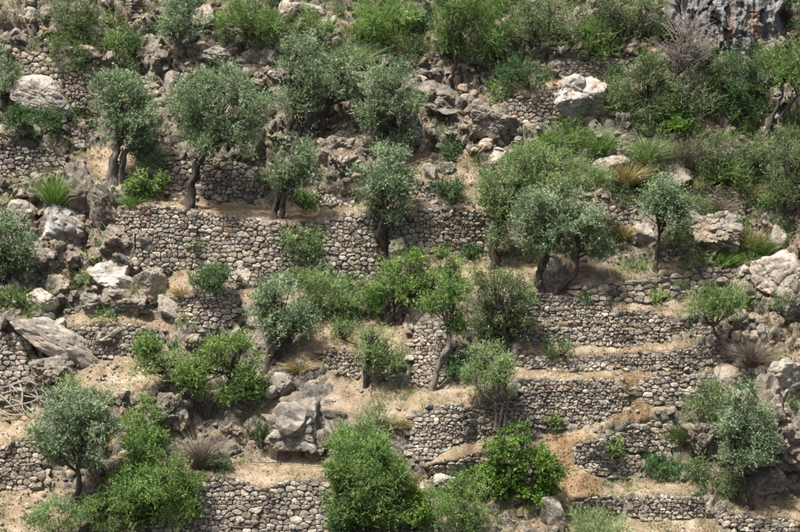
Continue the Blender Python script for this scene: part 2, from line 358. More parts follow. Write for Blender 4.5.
LEAF = {
 'olive': leaf_mat("olive_leaf", (.036, .056, .026), (.14, .198, .102), (.39, .47, .30), .22),
 'carob': leaf_mat("green_leaf", (.032, .06, .015), (.115, .19, .05), (.27, .36, .12), .28),
 'vivid': leaf_mat("vivid_leaf", (.03, .066, .010), (.10, .178, .026), (.21, .315, .065), .3),
 'fresh': leaf_mat("fresh_leaf", (.03, .064, .014), (.125, .208, .05), (.32, .41, .14), .3),
 'dark': leaf_mat("dark_leaf", (.018, .044, .015), (.048, .10, .032), (.11, .19, .07), .22),
 'scrub': leaf_mat("scrub_leaf", (.035, .052, .022), (.11, .145, .062), (.25, .30, .145), .26),
 'dusty': leaf_mat("dusty_leaf", (.06, .092, .036), (.175, .24, .10), (.34, .42, .20), .3),
 'fern': leaf_mat("fern_frond", (.025, .065, .014), (.075, .165, .03), (.17, .28, .065), .3),
 'dry': leaf_mat("dry_grass", (.15, .105, .05), (.32, .245, .12), (.46, .38, .22), .2, .8, .1),
 'twig': leaf_mat("bare_twig", (.065, .05, .038), (.16, .128, .098), (.27, .225, .18), 0, .85, .1),
}
def bark_mat(name, a_, b_):
    m, n, l = new_mat(name)
    g = n.new("ShaderNodeNewGeometry").outputs['Position']
    mp = n.new("ShaderNodeMapping"); mp.inputs['Scale'].default_value = (1, 1, .25); l.new(g, mp.inputs[0])
    t = noise_n(n, l, mp.outputs[0], 14, 7, .7, .4); r = ramp(n, [(.35, a_), (.65, b_)]); l.new(t.outputs[0], r.inputs[0])
    finish(n, l, r.outputs[0], .9, t.outputs[0], .9, .05); return m
M_BARK = bark_mat("olive_bark", (.025, .02, .016), (.10, .083, .067))
M_PALEBARK = bark_mat("pale_bark", (.06, .053, .046), (.23, .20, .17))
M_DEAD = bark_mat("dead_wood", (.10, .085, .07), (.30, .265, .225))

# ------------------------------------------------------------------ object helpers
def mesh_np(name, V, faces, mat, tone=None, warm=None, smooth=False, extra=None):
    """faces: an (n,k) int array, or a list of such arrays"""
    me = bpy.data.meshes.new(name)
    fl = faces if isinstance(faces, list) else [faces]
    fl = [np.asarray(f, np.int32) for f in fl if len(f)]
    V = np.asarray(V, np.float32)
    me.vertices.add(len(V)); me.vertices.foreach_set("co", V.ravel())
    nl = sum(f.size for f in fl); npoly = sum(len(f) for f in fl)
    me.loops.add(nl); me.polygons.add(npoly)
    me.loops.foreach_set("vertex_index", np.concatenate([f.ravel() for f in fl]))
    tot = np.concatenate([np.full(len(f), f.shape[1], np.int32) for f in fl])
    st = np.concatenate([[0], np.cumsum(tot)[:-1]]).astype(np.int32)
    me.polygons.foreach_set("loop_start", st); me.polygons.foreach_set("loop_total", tot)
    me.polygons.foreach_set("use_smooth", np.full(npoly, smooth, bool))
    for nm, arr in (("tone", tone), ("warm", warm)) + tuple((extra or {}).items()):
        if arr is not None:
            at = me.attributes.new(nm, 'FLOAT', 'POINT'); at.data.foreach_set("value", np.broadcast_to(np.asarray(arr, np.float32), (len(V),)).astype(np.float32).copy())
    me.materials.append(mat); me.update(calc_edges=True)
    return me
def link(name, data, parent=None, loc=None, kind=None):
    o = bpy.data.objects.new(name, data); COL.objects.link(o)
    if parent is not None: o.parent = parent
    if loc is not None: o.location = loc
    if kind: o["kind"] = kind
    return o
LABELS = set()
def tag(o, label, cat, group=None):
    assert label not in LABELS, label
    LABELS.add(label)
    o["label"] = label; o["category"] = cat
    if group: o["group"] = group
    return o

# ------------------------------------------------------------------ build the hillside sheet (one surface, running on far outside the picture)
extU = np.array([-3600, -2200, -1300, -800, -480, -340., -230, -175]); extU2 = PW - extU[::-1]
eV_up = np.array([-420, -320, -230, -170.]); eV_dn = np.array([690, 780, 930, 1150.])
allu = np.concatenate([extU, us, extU2]); allv = np.concatenate([eV_up, vs, eV_dn])
UI = np.clip(allu, U0, U1)
Lpad = np.zeros((len(allv), len(us))); Lpad[len(eV_up):len(eV_up) + NV] = LL
top = LL[0].copy(); pv = vs[0]
for k in range(len(eV_up) - 1, -1, -1):
    tv = math.tan(R(50)); top = top + (tan_e(eV_up[k]) - tan_e(pv)) / (tv - (tan_e(eV_up[k]) + tan_e(pv)) / 2); pv = eV_up[k]; Lpad[k] = top * .8 + top.mean() * .2
bot = LL[-1].copy(); pv = vs[-1]
for k in range(len(eV_dn)):
    tv = math.tan(R(32)); bot = bot + (tan_e(eV_dn[k]) - tan_e(pv)) / (tv - (tan_e(eV_dn[k]) + tan_e(pv)) / 2); pv = eV_dn[k]; Lpad[len(eV_up) + NV + k] = bot * .8 + bot.mean() * .2
nL, nR = len(extU), len(extU2)
Lall = np.concatenate([np.repeat(Lpad[:, :1], nL, 1), Lpad, np.repeat(Lpad[:, -1:], nR, 1)], 1)
GU, GV = np.meshgrid(allu, allv)
GP = pix(GU, GV, np.exp(Lall))
GP[len(eV_up):len(eV_up) + NV, nL:nL + NU] = PF
sg = np.full(GU.shape, .45); sg[len(eV_up):len(eV_up) + NV, nL:nL + NU] = blur(soil, 1, 1)
H_, W_ = GU.shape
idx = np.arange(H_ * W_).reshape(H_, W_)
quads = np.stack([idx[1:, :-1], idx[1:, 1:], idx[:-1, 1:], idx[:-1, :-1]], -1).reshape(-1, 4)
hill = link("hillside", mesh_np("hillside", GP.reshape(-1, 3), quads, M_GROUND, smooth=True, extra={"soil": sg.ravel()}), kind="structure")
hill["label"] = "steep terraced hillside of tan soil and broken limestone"
print("depth range in view", YW[int((532 - V0) / STEP), ic], YW[int(-V0 / STEP), ic])

# ------------------------------------------------------------------ rock shapes
_ico = {}
def ico(sub):
    if sub not in _ico:
        bm = bmesh.new(); bmesh.ops.create_icosphere(bm, subdivisions=sub, radius=1.0)
        _ico[sub] = (np.array([v.co[:] for v in bm.verts]), np.array([[v.index for v in f.verts] for f in bm.faces])); bm.free()
    return _ico[sub]
def rock_shape(sub, seed, planes=9, soft=.03, nz=.05, blocks=0.0):
    """a broken block: the unit ball cut by random planes, split by joints, with rough faces"""
    r = np.random.default_rng(seed)
    D, Fc = ico(sub)
    n = r.normal(size=(planes, 3)); n /= np.linalg.norm(n, axis=1, keepdims=True)
    d = r.uniform(.42, .92, planes)
    rad = d[None] / np.maximum(D @ n.T, .08)
    rad = np.concatenate([rad, np.full((len(D), 1), 1.15)], 1)
    rm = -soft * np.log(np.exp(-(rad - rad.min(1, keepdims=True)) / soft).sum(1)) + rad.min(1)
    V = D * rm[:, None]
    if blocks:
        wv = np.stack([fbm(V * 1.6 + seed + k * 5, 2, k + seed % 17) for k in range(3)], -1) * .25
        a1, a2, ac = worley((V + wv) * np.array([1.5, 1.5, 2.1]) + seed * .37, seed % 40)
        b1, b2, bc = worley((V + wv) * 3.9 + seed * .11, seed % 29)
        V = V * (1 + blocks * ((ac - .5) * .55 - .34 * np.exp(-(a2 - a1) / .07)) + blocks * .5 * ((bc - .5) * .5 - .28 * np.exp(-(b2 - b1) / .1)))[:, None]
    if nz:
        V = V * (1 + nz * fbm(V * 3.1 + seed, 4, seed % 50)[:, None] + nz * .7 * fbm(V * 1.7 + seed * .3, 3, seed % 31, True)[:, None])
    e = (V.max(0) - V.min(0)) / 2; V = (V - (V.max(0) + V.min(0)) / 2) / e
    return V, Fc
def rotm(ax, deg):
    return np.array(Matrix.Rotation(R(deg), 3, ax))

# ------------------------------------------------------------------ dry-stone walls: every stone its own block, packed cell to cell
def clip_poly(poly, p, q):
    """keep the side of the bisector of p|q that holds p"""
    mx, my = (p[0] + q[0]) / 2, (p[1] + q[1]) / 2; nx, ny = q[0] - p[0], q[1] - p[1]
    out = []; n = len(poly)
    dd = [(a[0] - mx) * nx + (a[1] - my) * ny for a in poly]
    for i in range(n):
        a, b, da, db = poly[i], poly[(i + 1) % n], dd[i], dd[(i + 1) % n]
        if da <= 0: out.append(a)
        if (da < 0 < db) or (db < 0 < da):
            t = da / (da - db); out.append((a[0] + (b[0] - a[0]) * t, a[1] + (b[1] - a[1]) * t))
    return out
def stone_block(poly, cen, nrm, m_px, big):
    """polygon in (u,v) -> closed block with bevelled, bulging front; world vertices and triangles"""
    pts = np.array(poly)
    c2 = pts.mean(0)
    if big:
        nx = np.roll(pts, -1, 0); q = np.empty((len(pts) * 2, 2)); q[0::2] = pts * .78 + nx * .22; q[1::2] = pts * .22 + nx * .78; pts = q
    k = len(pts)
    size = math.sqrt(abs(0.5 * np.sum(pts[:, 0] * np.roll(pts[:, 1], -1) - pts[:, 1] * np.roll(pts[:, 0], -1))))
    gap = .12 + .24 * rng.random()
    sc = max(.6, 1 - gap / max(size * .5, 1))
    outer = c2 + (pts - c2) * sc
    inner = c2 + (pts - c2) * sc * rng.uniform(.62, .88) + rng.normal(size=(k, 2)) * .25 + rng.normal(size=2) * .06 * size
    sm = size * m_px
    yb = cen[1]
    def up(p2): return pix(p2[:, 0], p2[:, 1], sample(YW, p2[:, 0], p2[:, 1]))
    pr = rng.uniform(-.015, .07) + sm * .05
    tilt = rng.normal(size=2) * .11
    of = (outer - c2) * m_px @ tilt; inf = (inner - c2) * m_px @ tilt
    O = up(outer) + nrm * (pr * .7 + of)[:, None]
    I = up(inner) + nrm * (pr + sm * .09 + inf + rng.normal(size=k) * .012)[:, None]
    Bk = up(outer) - nrm * .24
    Cc = up(c2[None]) + nrm * (pr + sm * rng.uniform(.08, .2))
    V = np.concatenate([Cc, I, O, Bk])
    i = np.arange(k); j = (i + 1) % k
    fan = np.stack([np.zeros(k, int), 1 + i, 1 + j], 1)
    q1 = np.stack([1 + i, 1 + k + i, 1 + k + j, 1 + j], 1); q2 = np.stack([1 + k + i, 1 + 2 * k + i, 1 + 2 * k + j, 1 + k + j], 1)
    return V, fan, q1, q2, size
def build_wall(label, sh, top, bot, warm):
    tu, tv = np.array(top, float).T; bu, bv = np.array(bot, float).T
    lo, hi = min(tu[0], bu[0]), max(tu[-1], bu[-1])
    T = lambda u: np.interp(u, tu, tv); B = lambda u: np.interp(u, bu, bv)
    um = (lo + hi) / 2
    base = sample(P0, um, float(B(um))) + np.array([0, 0.0, 0])
    root = link("stone_wall", None, loc=base); tag(root, label, "stone wall", "dry-stone terrace walls"); root["kind"] = "thing"
    # seeds in loose courses
    seeds = []
    v = min(tv) - sh; vmax = max(bv) + sh
    while v < vmax:
        u = lo - 8 + rng.uniform(0, 8)
        h = sh * .56 * rng.uniform(.65, 1.5)
        while u < hi + 8:
            wv = h * (rng.uniform(.75, 1.7) if rng.random() < .85 else rng.uniform(1.7, 2.8))
            seeds.append((u + wv / 2, v + h / 2 + rng.normal() * h * .2 + 1.3 * math.sin(u * .09 + v))); u += wv
        v += h
    S = np.array(seeds); S = S[rng.random(len(S)) > .06]
    for _ in range(max(1, len(S) // 70)):        # here and there a block the size of several stones
        c_ = S[int(rng.integers(len(S)))]; dd_ = np.abs(S - c_); S = S[~((dd_[:, 0] < sh * .85) & (dd_[:, 1] < sh * .62)) | (dd_.sum(1) == 0)]
    ragT = rng.normal(size=len(S)) * .7
    keep = (S[:, 0] > lo) & (S[:, 0] < hi) & (S[:, 1] > T(S[:, 0]) + ragT + .6) & (S[:, 1] < B(S[:, 0]) + 1.5)
    big_list, sm = [], []
    for a in np.where(keep)[0]:
        p = S[a] * KV; dl = np.abs(S - S[a]); nb = np.where((dl[:, 0] < sh * 3.2) & (dl[:, 1] < sh * 2.2))[0]
        poly = [(p[0] - sh * 1.5, p[1] - sh * 1.3), (p[0] + sh * 1.5, p[1] - sh * 1.3), (p[0] + sh * 1.5, p[1] + sh * 1.3), (p[0] - sh * 1.5, p[1] + sh * 1.3)]
        for b in nb:
            if b != a:
                poly = clip_poly(poly, p, S[b] * KV)
                if len(poly) < 3: break
        if len(poly) < 3: continue
        p = S[a]; poly = [(a_[0], a_[1] / KV[1]) for a_ in poly]
        poly = [(a_[0], min(max(a_[1], float(T(a_[0])) - .6), float(B(a_[0])) + 2.5)) for a_ in poly]
        nrm = sample(NS, p[0], p[1]); nrm = nrm + rng.normal(size=3) * .05
        nrm /= np.linalg.norm(nrm)
        cen = sample(P0, p[0], p[1]); m_px = mpp(cen[1])
        V, f3, q1, q2, size = stone_block(poly, cen, nrm, m_px, True)
        V = V - base
        tn = np.clip(.47 + rng.normal() * .24, 0, 1); wmv = np.clip(warm * .6 + rng.normal() * .22, 0, 1)
        (big_list if size >= 5.2 else sm).append((size, V, f3, q1, q2, tn, wmv))
    big_list.sort(key=lambda t: -t[0])
    sm += big_list[300:]
    for size, V, f3, q1, q2, tn, wmv in big_list[:300]:
        link("stone", mesh_np("stone", V, [f3, q1, q2], M_STONE, tn, wmv), root)
    if sm:
        off = 0; VV_, F3, Q, TN, WN = [], [], [], [], []
        for size, V, f3, q1, q2, tn, wmv in sm:
            VV_.append(V); F3.append(f3 + off); Q += [q1 + off, q2 + off]; TN.append(np.full(len(V), tn)); WN.append(np.full(len(V), wmv)); off += len(V)
        link("small_stones", mesh_np("small_stones", np.concatenate(VV_), [np.concatenate(F3), np.concatenate(Q)], M_STONE, np.concatenate(TN), np.concatenate(WN)), root, kind="stuff")
    return len(big_list), len(sm)
KV = np.array([1.0, 1.65])
nb_ = ns_ = 0
for wdef in WALLS:
    a, b = build_wall(*wdef); nb_ += a; ns_ += b
print("wall stones: objects", nb_, "joined", ns_)

# ------------------------------------------------------------------ boulders and outcrops: (label, u, v, width, height, turn, material, tone)
BOULDERS = [
 ("smooth pale slab lying on the slope above the low dark shrubs at upper left", 44, 95, 60, 34, 22, 'p', .62),
 ("tall grey split boulder, left half, beside the grass tuft", 81, 192, 27, 54, -12, 'r', .5),
 ("tall grey split boulder, right half, dark streaked", 103, 212, 31, 56, -22, 'r', .42),
 ("broken boulder with a sharp white upper face left of the split boulder", 64, 228, 44, 42, 32, 'w', .5),
 ("grey slab leaning at the foot of the split boulder", 117, 242, 32, 24, 30, 'r', .55),
 ("thin upright wedge of stone against the wall below the split boulder", 131, 249, 10, 34, 14, 'r', .6),
 ("dark smooth block leaning on the face of the long curving wall", 147, 243, 19, 24, 15, 'r', .4),
 ("pale lumpy outcrop among yellow grass below the split boulder", 111, 277, 46, 36, 18, 'w', .62),
 ("pale rounded rock left of the bastion with the dark round bush", 153, 284, 26, 32, -25, 'p', .55),
 ("cracked grey boulder above the low wall with the dark block", 124, 303, 42, 27, 8, 'r', .6),
 ("small rounded brown boulder left of the cracked grey boulder", 92, 304, 22, 20, 10, 'r', .5),
 ("grey boulder with a grassy foot above the white pointed rock", 58, 288, 24, 24, 0, 'r', .48),
 ("low white pointed rock on the bare earth at left", 40, 301, 36, 24, 14, 'p', .85),
 ("great tilted pale slab dipping to the right at the left edge", 51, 339, 78, 32, 30, 'p', .6),
 ("shadowed undercut rock beneath the great tilted slab", 50, 374, 44, 32, 10, 'r', .45),
 ("dark square block set into the face of the low wall", 108, 339, 23, 22, 4, 'r', .35),
 ("long sloping slab beside the bastion with the dark round bush", 172, 311, 38, 17, 38, 'p', .55),
 ("grey rock sitting behind the bright green bushes at left", 195, 341, 22, 14, -4, 'r', .6),
 ("rough brown outcrop hollowed beneath the bright green bushes", 173, 414, 36, 44, 0, 'r', .42),
 ("pale upper shoulder of the big outcrop below the leaning olive", 281, 388, 24, 30, 25, 'p', .5),
 ("big rough outcrop standing over the flat terrace at lower centre", 296, 426, 62, 54, 16, 'r', .55),
 ("right-hand lump of the big outcrop over the flat terrace", 318, 446, 26, 30, -10, 'r', .5),
 ("narrow fluted white rock at the left foot of the big outcrop", 276, 448, 14, 26, 0, 'p', .7),
 ("pale bleached boulder with white slanting top faces at upper right", 583, 100, 48, 44, 28, 'w', .75),
 ("small dark rock beneath the bleached boulder", 607, 112, 18, 10, 0, 'r', .5),
 ("brown square outcrop between the dark slab and the dry-stone wall", 491, 119, 38, 36, 4, 'r', .55),
 ("dark slab dipping right below the feathery green tree", 442, 104, 58, 34, 32, 'r', .38),
 ("rounded grey boulder crowning the neat coursed wall", 671, 177, 40, 26, -14, 'p', .5),
 ("fissured grey outcrop under the neat coursed wall", 712, 230, 50, 42, 20, 'r', .62),
 ("white rounded boulder below the big-stone wall", 644, 236, 19, 23, 0, 'p', .72),
 ("squat rock with pale top left of the big-stone wall", 612, 166, 34, 18, -6, 'p', .5),
 ("largest pale smooth boulder at the right edge", 777, 276, 50, 48, 10, 'p', .78),
 ("grey rock leaning on the foot of the largest pale boulder", 797, 300, 30, 40, 10, 'r', .6),
 ("blocky pale boulder at the right edge above the outcrop", 784, 374, 46, 36, -18, 'p', .6),
 ("jagged grey outcrop at the right edge behind the lower right olive", 780, 426, 72, 92, 8, 'r', .5),
 ("shaded brown outcrop just left of the lower right olive", 702, 442, 36, 48, -8, 'r', .42),
 ("pale stone block left of the dead bush on the right slope", 728, 377, 26, 22, 25, 'p', .5),
 ("low rock between the outcrops right of the lower right olive", 766, 478, 34, 30, 0, 'r', .42),
 ("smooth boulder ending the low curved wall at bottom right", 711, 507, 22, 22, 30, 'p', .4),
 ("grey pointed boulder at the bottom edge below the glossy green tree", 553, 515, 22, 42, -18, 'p', .42),
 ("white rock below the grassy pocket at bottom centre", 445, 481, 22, 16, 20, 'p', .75),
 ("grey rounded rock left of the white rock at bottom centre", 427, 490, 22, 20, 10, 'p', .5),
 ("round brown boulder behind the small forked-trunk olive", 345, 164, 27, 28, 0, 'r', .45),
 ("grey boulder above the round brown boulder", 336, 144, 28, 18, -8, 'r', .52),
 ("flat slanted rock left of the round brown boulder", 322, 160, 14, 20, 20, 'r', .5),
 ("bleached slab at the foot of the olive with the bare sinuous trunk", 397, 250, 17, 24, 30, 'p', .62),
 ("long grey stone lying at the foot of the straight dry-stone wall", 407, 243, 36, 12, 10, 'r', .55),
 ("small pale stone on the earth gully above the feathery tree crown", 487, 145, 13, 13, 30, 'p', .7),
 ("rounded pale boulder below the small pale stone in the earth gully", 498, 155, 19, 13, 10, 'p', .55),
 ("narrow grey rock leaning in the gully left of the earth slope", 431, 174, 12, 22, -25, 'p', .5),
 ("brownish rock above the round green bush on the upper terrace", 444, 168, 20, 12, 12, 'r', .5),
 ("bright white sliver of rock right of the bastion with the dark round bush", 246, 278, 15, 28, -18, 'p', .8),
 ("pale stack-like rock standing in the scrub near the right edge", 770, 222, 17, 20, 8, 'p', .45),
 ("lower rock of the stack in the scrub near the right edge", 776, 239, 19, 24, -12, 'p', .45),
 ("rounded grey boulder on the slope at the top left", 58, 20, 36, 22, -10, 'r', .45),
 ("wide dark boulder cut by the top edge at left", 128, 5, 44, 20, 10, 'r', .42),
 ("brown rounded rock right of the feathery shrub at top left", 97, 37, 24, 18, 10, 'r', .48),
 ("smooth boulder behind the crown of the forked grey olive", 87, 53, 26, 15, 10, 'p', .5),
 ("flat slab standing in the shadow at top left", 151, 49, 26, 26, 36, 'r', .52),
 ("pale angular block at the top left of the dark green round tree", 205, 20, 20, 24, 40, 'p', .5),
 ("jumbled dark rock under the dark green round tree", 212, 55, 28, 18, 10, 'r', .45),
 ("pointed pale rock at top centre beside the green shrub", 287, 10, 16, 22, 30, 'p', .62),
 ("long white ledge of rock at top centre", 316, 11, 26, 9, 24, 'p', .6),
 ("low brown ledge between the dark green round tree and the tall upper olive", 268, 62, 18, 22, -8, 'r', .5),
 ("shadowy boulder cleft left of the dark slab", 423, 72, 26, 14, 20, 'r', .38),
 ("grey wedge of rock between the upper olives", 372, 140, 14, 34, 30, 'r', .5),
 ("rough boulder behind the upper right olive's trunk", 383, 168, 20, 16, 10, 'r', .48),
 ("rough rounded stone above the flat terrace, left of the outcrop", 232, 430, 18, 14, 0, 'r', .52),
 ("brown rounded stone on the flat terrace under the bright green bushes", 232, 448, 17, 12, 6, 'r', .5),
 ("low brown boulder by the dark tuft beside the big outcrop", 252, 424, 16, 16, 0, 'r', .52),
 ("rounded grey rock half hidden in scrub beside the cliff foot", 716, 152, 26, 18, 6, 'p', .35),
 ("pale stone in the scrub under the grey olive scrub at right", 697, 168, 20, 12, 0, 'p', .5),
 ("flat grey rock in the reddish grass at upper right", 652, 131, 30, 10, 6, 'r', .55),
 ("small reddish boulder by the path at upper left", 79, 128, 16, 14, 12, 'r', .55),
 ("grey shelf of rock at the left edge above the rounded-stone wall", 12, 133, 40, 16, 14, 'p', .42),
 ("pale rock under the olive at the left edge", 22, 212, 26, 22, 18, 'p', .5),
 ("pale rock propping the left bank beneath the broken boulder", 36, 256, 24, 14, 6, 'p', .55),
]
MATS = {'r': M_ROCK, 'p': M_PALE, 'w': M_WHITE}
def place_boulder(i, label, u, v, bw, bh, turn, mt, tone):
    r = np.random.default_rng(40 + i); big = bw * bh > 700
    blk = {'r': .44, 'w': .32, 'p': .17}[mt]
    g = ground(u, v + bh * .22); g2 = ground(u, v); m = mpp(g[1])
    dep = min(bw, bh * 1.15) * .44
    lumps = [(0, 0, 0, 1.0)]
    for _ in range({'r': 4, 'w': 3, 'p': 2}[mt] if big else 2):
        a = r.uniform(0, 6.28); q = r.uniform(.45, .8); lumps.append((math.cos(a) * q, r.uniform(-.5, .3), math.sin(a) * q, r.uniform(.32, .6)))
    VV_, FF = [], []; off = 0
    for k, (lx, ly, lz, ls) in enumerate(lumps):
        V, Fc = rock_shape((5 if big else 4) if k == 0 else 3, 300 + i * 7 + k * 101, planes=9 if mt != 'p' else 8, soft=.02 if mt == 'r' else .035, nz=.05 if mt == 'r' else .035, blocks=blk)
        V = V @ np.array(Matrix.Rotation(r.normal() * .5, 3, 'Z')).T if k else V
        V = (V * ls + np.array([lx, ly, lz]) * (1 - ls * .35)) * np.array([bw / 2, dep, bh / 2]) * m
        VV_.append(V); FF.append(Fc + off); off += len(V)
    V = np.concatenate(VV_); V = V * 1.12
    V = V @ rotm('Y', turn).T
    V = V + (V / (np.linalg.norm(V, axis=1, keepdims=True) + 1e-6)) * (0.035 * fbm(V * 3 + i, 4, i, True) + .02 * fbm(V * 9 + i, 3, i + 3))[:, None]
    c = pix(u, v, g[1] * .85 + g2[1] * .15)
    base = c - np.array([0, 0, bh / 2 * m])
    root = link("boulder", mesh_np("boulder", V + (c - base), np.concatenate(FF), MATS[mt], tone, .15 + .3 * ((i * 37) % 10) / 10), loc=base)
    tag(root, label, "boulder", "boulders and outcrops on the slope")
for i, bd in enumerate(BOULDERS): place_boulder(i, *bd)

# cliff face at the top right: fluted rock with overhangs
def build_cliff():
    nu, nv = 150, 150
    uu = np.linspace(668, 792, nu); vv_ = np.linspace(-110, 84, nv)
    A, Bv = np.meshgrid(uu, vv_)
    foot = 44 + 14 * np.sin((A - 670) / 19.0) + 10 * np.sin((A - 640) / 7.5)
    wob = 16 * fbm(np.stack([A.ravel() / 40, Bv.ravel() / 22, 0 * A.ravel()], -1), 3, 5).reshape(A.shape)
    edge = np.clip((np.minimum(A - 668, 792 - A) + wob + 4) / 16, 0, 1)
    g = sample(P0, A, np.minimum(Bv, 56)); yb = sample(YW, A, np.full_like(A, 58.0))
    tt = np.maximum(58 - Bv, 0) / 168
    Y = yb + tt * 2.6 - 1.1 * edge + (1 - edge) * 2.6
    P = pix(A, Bv, Y)
    q = P.reshape(-1, 3)
    flute = fbm(q / np.array([.55, 2.0, 2.6]), 4, 71, True).reshape(A.shape); lump = fbm(q / np.array([1.1, 2, .7]), 4, 77).reshape(A.shape); fi = fbm(q / .28, 3, 79).reshape(A.shape)
    under = np.clip((Bv - foot + 14) / 26, 0, 1)
    wq = q + np.stack([fbm(q / .8, 3, 51 + k) for k in range(3)], -1) * .9
    w1_, w2_, wc_ = worley(wq / np.array([.75, 1.2, 1.6]), 44)
    blk_ = ((wc_ - .5) * .55 - .12 * np.exp(-(w2_ - w1_) / .05)).reshape(A.shape)
    Y2 = Y - (.45 * flute + .35 * lump + .16 * fi + blk_) * (.3 + .7 * edge) + under * .35
    P = pix(A, Bv, Y2)
    ii = np.arange(nu * nv).reshape(nv, nu)
    Fq = np.stack([ii[1:, :-1], ii[1:, 1:], ii[:-1, 1:], ii[:-1, :-1]], -1).reshape(-1, 4)
    o = link("cliff", mesh_np("cliff", P.reshape(-1, 3), Fq, M_CLIFF), kind="structure")
    o["label"] = "grey limestone cliff stained orange at the top right"
build_cliff()

# loose rock on the slope: the large pieces singly, the rest as one scatter
def scatter_rocks():
    shapes1 = [rock_shape(1, 900 + k, 8, .03, 0) for k in range(14)]
    shapes2 = [rock_shape(3, 930 + k, 8, .025, .05, .2) for k in range(12)]
    N = 70000
    u = rng.uniform(-70, 870, N); v = rng.uniform(-50, 585, N)
    k = sample(kindmap, u, v); s_ = sample(soil, u, v); q = rng.random(N)
    g0 = ground(u, v)
    patch = fbm(g0 / 2.2, 3, 41) * .5 + .5
    treadish = (k > .5) & (k < 1.5)
    acc = np.where(treadish, np.where(s_ > 1.05, q < .95, q < .62), q < .12 + .4 * np.clip((patch - .3) / .4, 0, 1)) & (k < 1.6)
    u, v, tr, pt = u[acc], v[acc], treadish[acc], patch[acc]
    n = len(u)
    size = np.where(tr, np.exp(rng.normal(.68, .5, n)), np.exp(rng.normal(1.35, .58, n)))      # photograph px
    inn = np.clip((v - 150) / 60, 0, 1) * np.clip((u - 110) / 60, 0, 1) * np.clip((720 - u) / 40, 0, 1)
    size = np.clip(size * (1 - .38 * inn), 1.2, 17)
    g = ground(u, v); m = mpp(g[:, 1])
    mats = [mesh_np("rock", V, Fc, M_ROCK, .35 + .55 * (j % 5) / 4, (j % 4) / 4) for j, (V, Fc) in enumerate(shapes2)]
    order = np.argsort(-size); big = order[:300]; big = big[size[big] > 8.5]
    for a in big:
        o = link("rock", mats[int(rng.integers(len(mats)))], hill)
        o.location = g[a]; sc = size[a] * m[a] / 2
        o.scale = (sc * rng.uniform(.95, 1.35), sc * rng.uniform(.7, 1), sc * rng.uniform(.55, .95))
        o.rotation_euler = (rng.normal() * .3, rng.normal() * .45, rng.uniform(0, 6.28))
    sm = np.setdiff1d(np.arange(n), big)
    VV_, FF, TN, WN = [], [], [], []; off = 0
    for a in sm:
        V, Fc = shapes1[int(rng.integers(14))] if size[a] > 4.4 else (ico(1)[0] if False else _low[int(rng.integers(len(_low)))])
        sc = size[a] * m[a] / 2
        M = np.array(Matrix.Rotation(rng.uniform(0, 6.28), 3, 'Z') @ Matrix.Rotation(rng.normal() * .5, 3, 'Y'))
        W = (V * np.array([1.2, .9, rng.uniform(.55, .95)]) * sc) @ M.T + g[a] + np.array([0, -.2, .45 if tr[a] else .25]) * sc
        VV_.append(W); FF.append(Fc + off); off += len(V); TN.append(np.full(len(V), np.clip((.72 if tr[a] else .45) + rng.normal() * .24, 0, 1))); WN.append(np.full(len(V), np.clip(.3 + rng.normal() * .3, 0, 1)))
    link("rubble", mesh_np("rubble", np.concatenate(VV_), np.concatenate(FF), M_ROCK, np.concatenate(TN), np.concatenate(WN)), hill, kind="stuff")
    print("rocks", len(big), "rubble", len(sm))
_low = []
for k_ in range(10):
    bm = bmesh.new(); bmesh.ops.create_icosphere(bm, subdivisions=1, radius=1.0)
    rr = np.random.default_rng(k_)
    cu = np.array([v.co[:] for v in bm.verts]); bm.free()
    D = np.array([(0, 0, 1), (.9, 0, .1), (-.9, .1, -.1), (.1, .9, 0), (0, -.9, .1), (0, 0, -1.)]) * rr.uniform(.75, 1.1, (6, 1)) + rr.normal(size=(6, 3)) * .12
    Fo = np.array([(0, 1, 3), (0, 3, 2), (0, 2, 4), (0, 4, 1), (5, 3, 1), (5, 2, 3), (5, 4, 2), (5, 1, 4)])
    _low.append((D, Fo))
scatter_rocks()

# ------------------------------------------------------------------ plants
def tube(pts, rads, seg=7, gn=.12, seed=0):
    pts = np.asarray(pts, float); n = len(pts)
    t = np.gradient(pts, axis=0); t /= np.linalg.norm(t, axis=1, keepdims=True) + 1e-9
    ref = np.array([0.3, 1, .1]); a = np.cross(t, ref); a /= np.linalg.norm(a, axis=1, keepdims=True) + 1e-9; b = np.cross(t, a)
    th = np.linspace(0, 2 * np.pi, seg, endpoint=False)
    V = []
    for i in range(n):
        rr = rads[i] * (1 + gn * np.sin(th * 2 + seed + i * .35) + gn * .7 * np.sin(th * 3 + seed * 2 - i * .5))
        V.append(pts[i] + a[i] * (np.cos(th) * rr)[:, None] + b[i] * (np.sin(th) * rr)[:, None])
    V = np.concatenate(V + [pts[-1:]])
    F = []
    for i in range(n - 1):
        for k in range(seg):
            F.append((i * seg + k, i * seg + (k + 1) % seg, (i + 1) * seg + (k + 1) % seg, (i + 1) * seg + k))
    F = np.array(F); cap = np.array([((n - 1) * seg + k, (n - 1) * seg + (k + 1) % seg, n * seg) for k in range(seg)])
    return V, F, cap
class Tubes:
    def __init__(s): s.V, s.Q, s.T, s.n = [], [], [], 0
    def add(s, *a, **k):
        V, F, c = tube(*a, **k); s.V.append(V); s.Q.append(F + s.n); s.T.append(c + s.n); s.n += len(V)
    def mesh(s, name, mat): return mesh_np(name, np.concatenate(s.V), [np.concatenate(s.Q), np.concatenate(s.T)], mat, smooth=True)
def bez(a, b, c, n):
    t = np.linspace(0, 1, n)[:, None]; return (1 - t) ** 2 * a + 2 * t * (1 - t) * b + t * t * c
def unit(x): return x / (np.linalg.norm(x, axis=-1, keepdims=True) + 1e-9)

